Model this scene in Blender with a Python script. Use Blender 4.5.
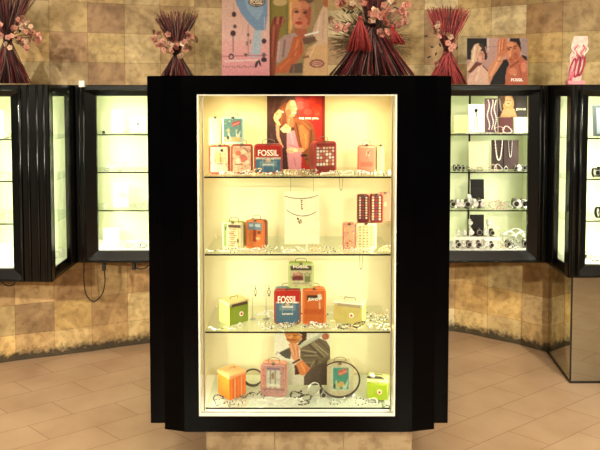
import bpy, bmesh, math, random
from mathutils import Vector, Matrix, noise as mnoise
PI = math.pi
R = math.radians
rnd = random.Random(7)
S = bpy.context.scene
COL = S.collection
for o in list(bpy.data.objects):
    bpy.data.objects.remove(o)

# ------------------------------------------------------------------ camera
FPX, EYE, TILT, HOR = 620.0, 1.6, R(2.5), 90.0
SY = FPX * math.tan(TILT) - (225 - HOR)          # vertical shift in pixels
cam_d = bpy.data.cameras.new('camera')
cam_d.sensor_width = 36.0
cam_d.lens = 36.0 * FPX / 600.0
cam_d.shift_y = SY / 600.0
cam_d.clip_start = 0.05
cam = bpy.data.objects.new('camera', cam_d)
COL.objects.link(cam)
cam.location = (0, 0, EYE)
cam.rotation_euler = (R(90) - TILT, 0, 0)
S.camera = cam

# ------------------------------------------------------------------ world, exposure
S.view_settings.view_transform = 'Standard'
S.view_settings.look = 'None'
S.view_settings.gamma = 1.0
S.view_settings.use_curve_mapping = False
S.view_settings.exposure = 0.42
S.cycles.use_denoising = True
S.cycles.transparent_max_bounces = 24
S.cycles.max_bounces = 8
S.cycles.caustics_reflective = False
S.cycles.caustics_refractive = False
W = bpy.data.worlds.new('world')
S.world = W
W.use_nodes = True
W.node_tree.nodes['Background'].inputs[0].default_value = (1.0, 0.80, 0.58, 1)
W.node_tree.nodes['Background'].inputs[1].default_value = 0.10


def area_light(name, loc, rot, sx, sy, power, color, parent=None, shape='RECTANGLE', spread=180):
    d = bpy.data.lights.new(name, 'AREA')
    d.shape = shape
    d.size = sx
    if shape in ('RECTANGLE', 'ELLIPSE'):
        d.size_y = sy
    d.energy = power
    d.color = color
    d.spread = R(spread)
    o = bpy.data.objects.new(name, d)
    COL.objects.link(o)
    o.location = loc
    o.rotation_euler = rot
    if parent:
        o.parent = parent
    return o


CEIL = 2.75
WARM = (1.0, 0.86, 0.67)
CEILING_SPOTS = [(-1.6, 2.3, 8), (-0.5, 2.6, 7), (0.6, 2.6, 7), (1.7, 2.3, 8), (-1.3, 0.6, 16), (0.0, 0.5, 12), (1.3, 0.6, 16), (-1.4, -1.6, 20), (1.4, -1.6, 20)]
for sx_, sy_, sp_ in CEILING_SPOTS:
    area_light('ceiling_lamp', (sx_, sy_, CEIL - 0.03), (0, 0, 0), 0.16, 0.16, sp_, WARM, shape='DISK')

# unseen fill lamps added behind the camera to brighten the lower wall
for tx_, ty_, ax_, az_ in ((-2.2, -0.9, -1.4, 0.2), (2.2, -0.9, 1.3, 0.2), (-1.3, -2.6, -1.1, 0.1), (1.3, -2.6, 1.2, 0.1)):
    d_ = Vector((ax_ - tx_, 3.9 - ty_, az_ - (CEIL - 0.1)))
    area_light('added_wall_fill', (tx_, ty_, CEIL - 0.1), d_.to_track_quat('-Z', 'Y').to_euler(), 0.14, 0.14, 9, (1.0, 0.90, 0.72), shape='DISK', spread=50)

# ------------------------------------------------------------------ picture measurements to metres
def ray(px, py):
    u = (px - 300) / FPX
    v = ((225 - py) + SY) / FPX
    return u, math.cos(TILT) + v * math.sin(TILT), -math.sin(TILT) + v * math.cos(TILT)


def at(px, py, Y):
    a, b, c = ray(px, py)
    s = Y / b
    return Vector((a * s, Y, EYE + c * s))


def at_z(px, py, z):
    a, b, c = ray(px, py)
    s = (z - EYE) / c
    return Vector((a * s, b * s, z))


# ------------------------------------------------------------------ mesh helpers
def box(bm, x0, x1, y0, y1, z0, z1, mi=0):
    vs = [bm.verts.new(p) for p in ((x0, y0, z0), (x1, y0, z0), (x1, y1, z0), (x0, y1, z0), (x0, y0, z1), (x1, y0, z1), (x1, y1, z1), (x0, y1, z1))]
    fs = []
    for f in ((3, 2, 1, 0), (4, 5, 6, 7), (0, 1, 5, 4), (1, 2, 6, 5), (2, 3, 7, 6), (3, 0, 4, 7)):
        fc = bm.faces.new([vs[i] for i in f])
        fc.material_index = mi
        fs.append(fc)
    return vs, fs


def bbox(bm, x0, x1, y0, y1, z0, z1, r=0.003, seg=2, mi=0):
    vs, fs = box(bm, x0, x1, y0, y1, z0, z1, mi)
    es = list({e for f in fs for e in f.edges})
    bmesh.ops.bevel(bm, geom=es, offset=r, segments=seg, affect='EDGES', profile=0.5, material=-1)


def tube(bm, pts, r, n=7, closed=False, mi=0, cap=True):
    pts = [Vector(p) for p in pts]
    m = len(pts)
    rs = r if isinstance(r, (list, tuple)) else [r] * m
    rings = []
    prev = None
    for i, p in enumerate(pts):
        a = pts[(i - 1) % m] if (closed or i > 0) else p
        b = pts[(i + 1) % m] if (closed or i < m - 1) else p
        t = (b - a)
        if t.length < 1e-9:
            t = Vector((0, 0, 1))
        t.normalize()
        if prev is None:
            ref = Vector((0, 0, 1)) if abs(t.z) < 0.9 else Vector((1, 0, 0))
            s = t.cross(ref).normalized()
        else:
            s = (prev - t * prev.dot(t))
            if s.length < 1e-6:
                s = t.orthogonal()
            s.normalize()
        prev = s
        w = t.cross(s)
        rings.append([bm.verts.new(p + (s * math.cos(2 * PI * k / n) + w * math.sin(2 * PI * k / n)) * rs[i]) for k in range(n)])
    for i in range(m if closed else m - 1):
        A, B = rings[i], rings[(i + 1) % m]
        for k in range(n):
            f = bm.faces.new((A[k], A[(k + 1) % n], B[(k + 1) % n], B[k]))
            f.material_index = mi
            f.smooth = True
    if not closed and cap:
        f = bm.faces.new(rings[0]); f.material_index = mi
        f = bm.faces.new(rings[-1][::-1]); f.material_index = mi


def prism(bm, outline, y0, y1, mi=0, bev=0.0):
    A = [bm.verts.new((x, y0, z)) for x, z in outline]
    B = [bm.verts.new((x, y1, z)) for x, z in outline]
    n = len(A)
    fs = [bm.faces.new(A), bm.faces.new(B[::-1])]
    for i in range(n):
        f = bm.faces.new((A[(i + 1) % n], A[i], B[i], B[(i + 1) % n]))
        f.smooth = n > 12
        fs.append(f)
    for f in fs:
        f.material_index = mi
    if bev:
        es = list(fs[0].edges) + list(fs[1].edges)
        bmesh.ops.bevel(bm, geom=es, offset=bev, segments=2, affect='EDGES', profile=0.5)


def rrect(w, h, r, seg=5, z0=0.0):
    pts = []
    for cx, cz, a0 in ((w / 2 - r, r, -90), (w / 2 - r, h - r, 0), (-w / 2 + r, h - r, 90), (-w / 2 + r, r, 180)):
        for k in range(seg + 1):
            a = R(a0 + 90 * k / seg)
            pts.append((cx + r * math.cos(a), z0 + cz + r * math.sin(a)))
    return pts


def sphere(bm, c, r, u=8, v=6, mi=0, sc=(1, 1, 1)):
    res = bmesh.ops.create_uvsphere(bm, u_segments=u, v_segments=v, radius=r)
    for w in res['verts']:
        w.co = Vector((w.co.x * sc[0], w.co.y * sc[1], w.co.z * sc[2])) + Vector(c)
        for f in w.link_faces:
            f.material_index = mi
            f.smooth = True


def disc(bm, c, r, t, axis='Y', n=20, mi=0):
    c = Vector(c)
    A, B = [], []
    for k in range(n):
        a = 2 * PI * k / n
        p = (r * math.cos(a), r * math.sin(a))
        if axis == 'Y':
            A.append(bm.verts.new(c + Vector((p[0], -t / 2, p[1])))); B.append(bm.verts.new(c + Vector((p[0], t / 2, p[1]))))
        elif axis == 'X':
            A.append(bm.verts.new(c + Vector((-t / 2, p[0], p[1])))); B.append(bm.verts.new(c + Vector((t / 2, p[0], p[1]))))
        else:
            A.append(bm.verts.new(c + Vector((p[0], p[1], -t / 2)))); B.append(bm.verts.new(c + Vector((p[0], p[1], t / 2))))
    fs = [bm.faces.new(A), bm.faces.new(B[::-1])]
    for k in range(n):
        fs.append(bm.faces.new((A[(k + 1) % n], A[k], B[k], B[(k + 1) % n])))
    for f in fs:
        f.material_index = mi


def circle_pts(c, r, plane='XZ', n=32, sy=1.0, a0=0, a1=360):
    c = Vector(c)
    full = abs(a1 - a0) >= 360
    out = []
    for k in range(n if full else n + 1):
        a = R(a0 + (a1 - a0) * k / n)
        x, y = r * math.cos(a), r * sy * math.sin(a)
        out.append(c + {'XZ': Vector((x, 0, y)), 'XY': Vector((x, y, 0)), 'YZ': Vector((0, x, y))}[plane])
    return out


def obj(name, bm, mats, parent=None, loc=(0, 0, 0), rot=(0, 0, 0), normals=True):
    if normals:
        bmesh.ops.recalc_face_normals(bm, faces=bm.faces)
    me = bpy.data.meshes.new(name)
    bm.to_mesh(me)
    bm.free()
    for m in (mats if isinstance(mats, (list, tuple)) else [mats]):
        me.materials.append(m)
    o = bpy.data.objects.new(name, me)
    COL.objects.link(o)
    o.location = loc
    o.rotation_euler = rot
    if parent:
        o.parent = parent
    return o


def tag(o, label, cat, group=None, kind=None):
    o['label'] = label
    o['category'] = cat
    if group:
        o['group'] = group
    if kind:
        o['kind'] = kind
    return o


def thing(name, label, cat, loc=(0, 0, 0), rot=(0, 0, 0), group=None):
    o = bpy.data.objects.new(name, None)
    o.empty_display_size = 0.05
    COL.objects.link(o)
    o.location = loc
    o.rotation_euler = (0, 0, rot) if isinstance(rot, (int, float)) else tuple(rot)
    return tag(o, label, cat, group)


def copy_tree(o, parent=None):
    c = o.copy()
    COL.objects.link(c)
    c.parent = parent
    for ch in list(o.children):
        copy_tree(ch, c)
    return c


def struct(o):
    o['kind'] = 'structure'
    return o


# ------------------------------------------------------------------ materials
def lin(c):
    out = []
    for v in c[:3]:
        v = v / 255.0
        out.append(v / 12.92 if v <= 0.04045 else ((v + 0.055) / 1.055) ** 2.4)
    return out + [1.0]


MATS = {}


def mat(name, rgb, rough=0.5, metal=0.0, var=0.08, scale=30, coat=0.0, bump=0.0, emit=None, spec=0.5):
    if name in MATS:
        return MATS[name]
    m = bpy.data.materials.new(name)
    m.use_nodes = True
    nt = m.node_tree
    b = nt.nodes['Principled BSDF']
    b.inputs['Roughness'].default_value = rough
    b.inputs['Metallic'].default_value = metal
    b.inputs['Coat Weight'].default_value = coat
    b.inputs['Specular IOR Level'].default_value = spec
    tc = nt.nodes.new('ShaderNodeTexCoord')
    nz = nt.nodes.new('ShaderNodeTexNoise')
    nz.inputs['Scale'].default_value = scale
    nz.inputs['Detail'].default_value = 4
    nt.links.new(tc.outputs['Object'], nz.inputs['Vector'])
    ramp = nt.nodes.new('ShaderNodeValToRGB')
    c = lin(rgb)
    ramp.color_ramp.elements[0].position = 0.3
    ramp.color_ramp.elements[1].position = 0.7
    ramp.color_ramp.elements[0].color = [max(0, v * (1 - var)) for v in c[:3]] + [1]
    ramp.color_ramp.elements[1].color = [min(1, v * (1 + var)) for v in c[:3]] + [1]
    nt.links.new(nz.outputs['Fac'], ramp.inputs['Fac'])
    nt.links.new(ramp.outputs['Color'], b.inputs['Base Color'])
    if bump:
        bp = nt.nodes.new('ShaderNodeBump')
        bp.inputs['Strength'].default_value = bump
        bp.inputs['Distance'].default_value = 0.002
        nt.links.new(nz.outputs['Fac'], bp.inputs['Height'])
        nt.links.new(bp.outputs['Normal'], b.inputs['Normal'])
    if emit:
        b.inputs['Emission Color'].default_value = list(emit[0]) + [1]
        b.inputs['Emission Strength'].default_value = emit[1]
    MATS[name] = m
    return m


def glass_mat(name, tint, refl=0.04, rough=0.0):
    m = bpy.data.materials.new(name)
    m.use_nodes = True
    nt = m.node_tree
    nt.nodes.clear()
    out = nt.nodes.new('ShaderNodeOutputMaterial')
    tr = nt.nodes.new('ShaderNodeBsdfTransparent')
    tr.inputs[0].default_value = list(tint) + [1]
    gl = nt.nodes.new('ShaderNodeBsdfGlossy')
    gl.inputs['Roughness'].default_value = rough
    lw = nt.nodes.new('ShaderNodeLayerWeight')
    lw.inputs[0].default_value = 0.5
    pw = nt.nodes.new('ShaderNodeMath'); pw.operation = 'POWER'; pw.inputs[1].default_value = 5.0
    fr = nt.nodes.new('ShaderNodeMath'); fr.operation = 'MULTIPLY_ADD'; fr.inputs[1].default_value = 0.6; fr.inputs[2].default_value = refl
    nt.links.new(lw.outputs['Facing'], pw.inputs[0])
    nt.links.new(pw.outputs[0], fr.inputs[0])
    mx = nt.nodes.new('ShaderNodeMixShader')
    nt.links.new(fr.outputs[0], mx.inputs[0])
    nt.links.new(tr.outputs[0], mx.inputs[1])
    nt.links.new(gl.outputs[0], mx.inputs[2])
    nt.links.new(mx.outputs[0], out.inputs[0])
    return m


M_GLASS = glass_mat('pane_glass', (0.985, 0.99, 0.98), 0.02)
M_SHELFG = glass_mat('shelf_glass', (0.95, 0.975, 0.94))
M_EDGE = mat('glass_edge', (26, 24, 12), 0.3, spec=.1)
M_BLACK = mat('black_lacquer', (2, 2, 3), 0.12, var=0.2, scale=8, spec=0.06)
M_BLACKR = mat('black_lacquer_ribbed', (5, 6, 5), 0.24, var=0.2, scale=8, spec=0.45)
M_CREAM = mat('cream_laminate', (222, 213, 172), 0.55, var=0.03, scale=5)
M_PALE = mat('pale_green_laminate', (222, 226, 190), 0.55, var=0.03, scale=5)
M_WHITE = mat('white_lacquer', (245, 243, 235), 0.4, var=0.02)
M_TUBE = mat('lamp_tube_glass', (250, 250, 245), 0.4, emit=((1.0, 0.98, 0.85), 4.0))
M_SPOT = mat('lamp_lens', (250, 240, 220), 0.4, emit=((1.0, 0.8, 0.55), 8.0))
M_STEEL = mat('steel', (170, 170, 168), 0.3, 1.0)
M_SILVER = mat('silver', (225, 225, 220), 0.3, 1.0, var=0.15, scale=200)
M_DSILV = mat('dark_silver', (90, 86, 80), 0.3, 1.0, var=0.3, scale=200)
M_GOLD = mat('gold', (205, 170, 95), 0.28, 1.0)
M_PEARL = mat('pearl', (238, 232, 222), 0.25, var=0.05)
M_CABLE = mat('black_cable', (14, 13, 12), 0.5)
M_MIRROR = mat('mirror_silvering', (196, 200, 190), 0.015, 1.0, var=0.01)
M_DARKTRIM = mat('dark_trim', (30, 24, 20), 0.35)
M_VELVET = mat('black_velvet', (16, 14, 16), 0.9)
M_BROWNV = mat('brown_velvet', (62, 44, 44), 0.85)
M_WHITEDIAL = mat('white_dial', (240, 240, 240), 0.35)
M_CARD = mat('white_card', (242, 240, 228), 0.6, var=0.03)
M_CARDC = mat('cream_card', (226, 218, 178), 0.6, var=0.04)
M_PINK = mat('pink_beads', (215, 120, 110), 0.35)
M_LEATHER = mat('dark_leather', (48, 38, 30), 0.45)

# vertex-colour painted print
def print_mat():
    m = bpy.data.materials.new('printed_artwork')
    m.use_nodes = True
    nt = m.node_tree
    b = nt.nodes['Principled BSDF']
    b.inputs['Roughness'].default_value = 0.5
    b.inputs['Specular IOR Level'].default_value = 0.15
    a = nt.nodes.new('ShaderNodeAttribute')
    a.attribute_name = 'col'
    nt.links.new(a.outputs['Color'], b.inputs['Base Color'])
    return m


M_PRINT = print_mat()


def painting(name, x0, y0, x1, y1, w, h, bg, shapes, t=0.002, parent=None, loc=(0, 0, 0), rot=(0, 0, 0), dens=1.6, speck=0.06, seed=1, blur=0, ink=1.0):
    """A flat print: shapes are given in the units of the box x0..x1, y0..y1 (y down)."""
    nx = max(6, int((x1 - x0) * dens)); ny = max(6, int((y1 - y0) * dens))
    rr = random.Random(seed)

    def colour(x, y):
        c = bg
        for s in shapes:
            k = s[0]
            hit = False
            if k == 'e':
                dx, dy = x - s[1], y - s[2]
                a = R(s[6]) if len(s) > 6 else 0
                u = dx * math.cos(a) + dy * math.sin(a); v = -dx * math.sin(a) + dy * math.cos(a)
                hit = (u / s[3]) ** 2 + (v / s[4]) ** 2 <= 1
                cc = s[5]
            elif k == 'r':
                hit = s[1] <= x <= s[3] and s[2] <= y <= s[4]; cc = s[5]
            elif k == 'l':
                ax, ay, bx, by = s[1:5]
                L = (bx - ax) ** 2 + (by - ay) ** 2
                q = max(0, min(1, ((x - ax) * (bx - ax) + (y - ay) * (by - ay)) / L))
                hit = math.hypot(x - ax - q * (bx - ax), y - ay - q * (by - ay)) <= s[5] / 2; cc = s[6]
            elif k == 'p':
                P = s[1]; cc = s[2]; j = len(P) - 1
                for i in range(len(P)):
                    if (P[i][1] > y) != (P[j][1] > y) and x < (P[j][0] - P[i][0]) * (y - P[i][1]) / (P[j][1] - P[i][1]) + P[i][0]:
                        hit = not hit
                    j = i
            elif k == 'g':     # printed colour wash from one side of the sheet to the other
                q = (y - s[1]) / (s[2] - s[1])
                if 0 <= q <= 1:
                    hit = True
                    cc = tuple(s[3][i] * (1 - q) + s[4][i] * q for i in range(3))
            if hit:
                c = cc
        return c
    me = bpy.data.meshes.new(name)
    verts, faces, cols = [], [], []
    for j in range(ny + 1):
        for i in range(nx + 1):
            u, v = i / nx, j / ny
            verts.append(((u - 0.5) * w, -t / 2, h * (1 - v)))
            f = 1 + rr.uniform(-speck, speck)
            c = colour(x0 + u * (x1 - x0), y0 + v * (y1 - y0))
            cols.append([v_ * ink for v_ in lin([min(255, q * f) for q in c])])
    for _ in range(blur):
        src = [c[:] for c in cols]
        for j in range(ny + 1):
            for i in range(nx + 1):
                acc = [0, 0, 0]; wt = 0
                for dj in (-1, 0, 1):
                    for di in (-1, 0, 1):
                        if 0 <= j + dj <= ny and 0 <= i + di <= nx:
                            q_ = (2 - abs(di)) * (2 - abs(dj)); c_ = src[(j + dj) * (nx + 1) + i + di]
                            acc = [acc[k_] + q_ * c_[k_] for k_ in range(3)]; wt += q_
                cols[j * (nx + 1) + i] = [a_ / wt for a_ in acc] + [1.0]
    for j in range(ny):
        for i in range(nx):
            a = j * (nx + 1) + i
            faces.append((a, a + nx + 1, a + nx + 2, a + 1))
    n0 = len(verts)
    for y in (-t / 2, t / 2):
        for x, z in ((-w / 2, 0), (w / 2, 0), (w / 2, h), (-w / 2, h)):
            verts.append((x, y, z)); cols.append(lin((235, 232, 225)))
    k = n0
    faces += [(k + 5, k + 4, k + 7, k + 6), (k, k + 4, k + 5, k + 1), (k + 1, k + 5, k + 6, k + 2), (k + 2, k + 6, k + 7, k + 3), (k + 3, k + 7, k + 4, k)]
    me.from_pydata(verts, [], faces)
    at_ = me.color_attributes.new('col', 'FLOAT_COLOR', 'POINT')
    for i, c in enumerate(cols):
        at_.data[i].color = c
    me.materials.append(M_PRINT)
    o = bpy.data.objects.new(name, me)
    COL.objects.link(o)
    o.location = loc; o.rotation_euler = rot
    if parent:
        o.parent = parent
    return o


def lettering(text, w, h, m, parent, loc, rot=(0, 0, 0), name='lettering', t=0.0012):
    """Raised letters w wide and h tall, centred on loc, facing -Y."""
    cu = bpy.data.curves.new(name, 'FONT')
    cu.body = text
    cu.extrude = 0.02
    cu.offset = 0.018
    cu.align_x = 'CENTER'
    tmp = bpy.data.objects.new('tmp', cu)
    COL.objects.link(tmp)
    bpy.context.view_layer.update()
    me = bpy.data.meshes.new_from_object(tmp)
    bpy.data.objects.remove(tmp)
    xs = [v.co.x for v in me.vertices]; ys = [v.co.y for v in me.vertices]; zs = [v.co.z for v in me.vertices]
    cx, cy = (max(xs) + min(xs)) / 2, (max(ys) + min(ys)) / 2
    kx, ky, kz = w / (max(xs) - min(xs)), h / (max(ys) - min(ys)), t / (max(zs) - min(zs))
    for v in me.vertices:
        v.co = Vector(((v.co.x - cx) * kx, -(v.co.z) * kz, (v.co.y - cy) * ky))
    me.materials.clear(); me.materials.append(m)
    o = bpy.data.objects.new(name, me)
    COL.objects.link(o)
    o.parent = parent
    o.location = loc; o.rotation_euler = rot
    return o


# ================================================================== THE SETTING
# floor: running-bond stone tiles laid at an angle
def floor_material():
    m = bpy.data.materials.new('floor_tiles')
    m.use_nodes = True
    nt = m.node_tree; N = nt.nodes; L = nt.links
    b = N['Principled BSDF']
    tc = N.new('ShaderNodeTexCoord')
    mp = N.new('ShaderNodeMapping')
    mp.inputs['Rotation'].default_value = (0, 0, R(-42))
    mp.inputs['Scale'].default_value = (1, 1.46, 1)
    mp.inputs['Location'].default_value = (0.02, 0.045, 0)
    L.new(tc.outputs['Object'], mp.inputs['Vector'])
    br = N.new('ShaderNodeTexBrick')
    br.offset = 0.5
    br.inputs['Scale'].default_value = 1.0
    br.inputs['Brick Width'].default_value = 0.47
    br.inputs['Row Height'].default_value = 0.225
    br.inputs['Mortar Size'].default_value = 0.0026
    br.inputs['Mortar Smooth'].default_value = 0.3
    br.inputs['Color1'].default_value = lin((196, 166, 134))
    br.inputs['Color2'].default_value = lin((190, 159, 127))
    br.inputs['Mortar'].default_value = lin((150, 118, 90))
    L.new(mp.outputs[0], br.inputs['Vector'])
    nz = N.new('ShaderNodeTexNoise'); nz.inputs['Scale'].default_value = 5; nz.inputs['Detail'].default_value = 6
    L.new(tc.outputs['Object'], nz.inputs['Vector'])
    rp = N.new('ShaderNodeValToRGB')
    rp.color_ramp.elements[0].position = 0.3; rp.color_ramp.elements[0].color = (0.84, 0.80, 0.76, 1)
    rp.color_ramp.elements[1].position = 0.7; rp.color_ramp.elements[1].color = (1, 1, 1, 1)
    L.new(nz.outputs['Fac'], rp.inputs['Fac'])
    mx = N.new('ShaderNodeMix'); mx.data_type = 'RGBA'; mx.blend_type = 'MULTIPLY'; mx.inputs['Factor'].default_value = 1
    L.new(br.outputs['Color'], mx.inputs[6]); L.new(rp.outputs['Color'], mx.inputs[7])
    L.new(mx.outputs[2], b.inputs['Base Color'])
    b.inputs['Roughness'].default_value = 0.3
    return m


bm = bmesh.new()
box(bm, -3.2, 3.4, -3.2, 4.5, -0.05, 0.0)
struct(obj('floor', bm, floor_material()))

bm = bmesh.new()
box(bm, -3.2, 3.4, -3.2, 4.5, CEIL, CEIL + 0.05)
struct(obj('ceiling', bm, mat('ceiling_paint', (225, 215, 195), 0.8)))
# stone wall: tiles laid on a shallow curve
wall_pts = [Vector((-3.3, 2.75)), Vector((-2.5, 3.25))]
for px, py in ((0, 363), (75, 353.5), (150, 343)):
    p = at_z(px, py, 0); wall_pts.append(Vector((p.x, p.y)))
wall_pts.append(Vector((-0.35, 4.02))); wall_pts.append(Vector((0.45, 4.11)))
for px, py in ((450, 331), (487, 338), (521, 345), (547, 352)):
    p = at_z(px, py, 0); wall_pts.append(Vector((p.x, p.y)))
wall_pts += [Vector((2.0, 3.44)), Vector((2.6, 3.05)), Vector((3.3, 2.5))]


def catmull(P, n=14):
    out = []
    for i in range(1, len(P) - 2):
        for k in range(n):
            t = k / n
            a, b, c, d = P[i - 1], P[i], P[i + 1], P[i + 2]
            out.append(0.5 * ((2 * b) + (c - a) * t + (2 * a - 5 * b + 4 * c - d) * t * t + (3 * b - a - 3 * c + d) * t ** 3))
    out.append(P[-2])
    return out


curve = catmull(wall_pts)
arc = [0.0]
for i in range(1, len(curve)):
    arc.append(arc[-1] + (curve[i] - curve[i - 1]).length)


def on_curve(s):
    s = max(0, min(arc[-1] - 1e-6, s))
    for i in range(1, len(arc)):
        if arc[i] >= s:
            q = (s - arc[i - 1]) / (arc[i] - arc[i - 1])
            return curve[i - 1].lerp(curve[i], q)


def curve_y(x):
    for i in range(1, len(curve)):
        if curve[i].x >= x >= curve[i - 1].x:
            q = (x - curve[i - 1].x) / (curve[i].x - curve[i - 1].x)
            return curve[i - 1].y * (1 - q) + curve[i].y * q
    return 3.3


# phase the columns so a joint falls where the photo shows one
target = at_z(487, 338, 0)
s_t = min(range(len(curve)), key=lambda i: (curve[i] - Vector((target.x, target.y))).length)
TW, TH, TZ0 = 0.214, 0.179, 0.155
phase = arc[s_t] % TW
cols_s = [phase + TW * k for k in range(int(arc[-1] / TW))]
PAL = [(206, 182, 132), (186, 156, 108), (208, 176, 118), (220, 202, 158), (190, 168, 118), (172, 140, 100), (198, 172, 126), (212, 190, 142), (182, 148, 110), (200, 174, 122)]
verts, faces, fcol, fuv = [], [], [], []
rows = [0.0] + [TZ0 + TH * k for k in range(int((CEIL - TZ0) / TH) + 1)] + [CEIL]
wr = random.Random(21)
# tones of the tiles one can tell apart low on the wall (column counted from the joint at the dark corner)
over = {}
def nearest_col(px, py):
    p = at_z(px, py, 0)
    i = min(range(len(curve)), key=lambda i: (curve[i] - Vector((p.x, p.y))).length)
    return int((arc[i] - phase) // TW)
for (px, py), tones in {(20, 361): [(172, 134, 84), (150, 112, 72), (186, 150, 98)], (58, 356): [(208, 174, 112), (214, 172, 94), (172, 126, 78)],
                        (96, 350): [(186, 144, 88), (172, 128, 76), (206, 166, 106)], (132, 346): [(206, 176, 118), (220, 190, 128), (176, 128, 78)],
                        (468, 333): [(196, 166, 106), (196, 150, 82), (188, 148, 84)], (504, 341): [(200, 170, 110), (212, 168, 92), (206, 178, 118)],
                        (535, 348): [(196, 162, 104), (214, 184, 132), (190, 144, 84)]}.items():
    c = nearest_col(px, py)
    for r_, t in enumerate(tones):
        over[(c, r_)] = tuple(t[i_] * .6 + (202, 182, 142)[i_] * .4 for i_ in range(3))
for ci in range(len(cols_s) - 1):
    a, b = on_curve(cols_s[ci]), on_curve(cols_s[ci + 1])
    mid = on_curve((cols_s[ci] + cols_s[ci + 1]) / 2)
    for ri in range(len(rows) - 1):
        z0, z1 = rows[ri], rows[ri + 1]
        c = over.get((ci, ri), PAL[wr.randrange(len(PAL))])
        f = wr.uniform(0.9, 1.06)
        c = lin([min(255, v * f) for v in c])
        for (p, q, u0, u1) in ((a, mid, 0, .5), (mid, b, .5, 1)):
            k = len(verts)
            verts += [(p.x, p.y, z0), (q.x, q.y, z0), (q.x, q.y, z1), (p.x, p.y, z1)]
            faces.append((k, k + 1, k + 2, k + 3))
            fcol.append(c)
            v0 = 0.13 if ri == 0 else 0
            fuv.append([(u0, v0), (u1, v0), (u1, 1), (u0, 1)])
me = bpy.data.meshes.new('wall_back')
me.from_pydata(verts, [], faces)
ca = me.color_attributes.new('col', 'FLOAT_COLOR', 'CORNER')
uv = me.uv_layers.new(name='UVMap')
for fi, p in enumerate(me.polygons):
    for k, li in enumerate(p.loop_indices):
        ca.data[li].color = fcol[fi]
        uv.data[li].uv = fuv[fi][k]


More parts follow.
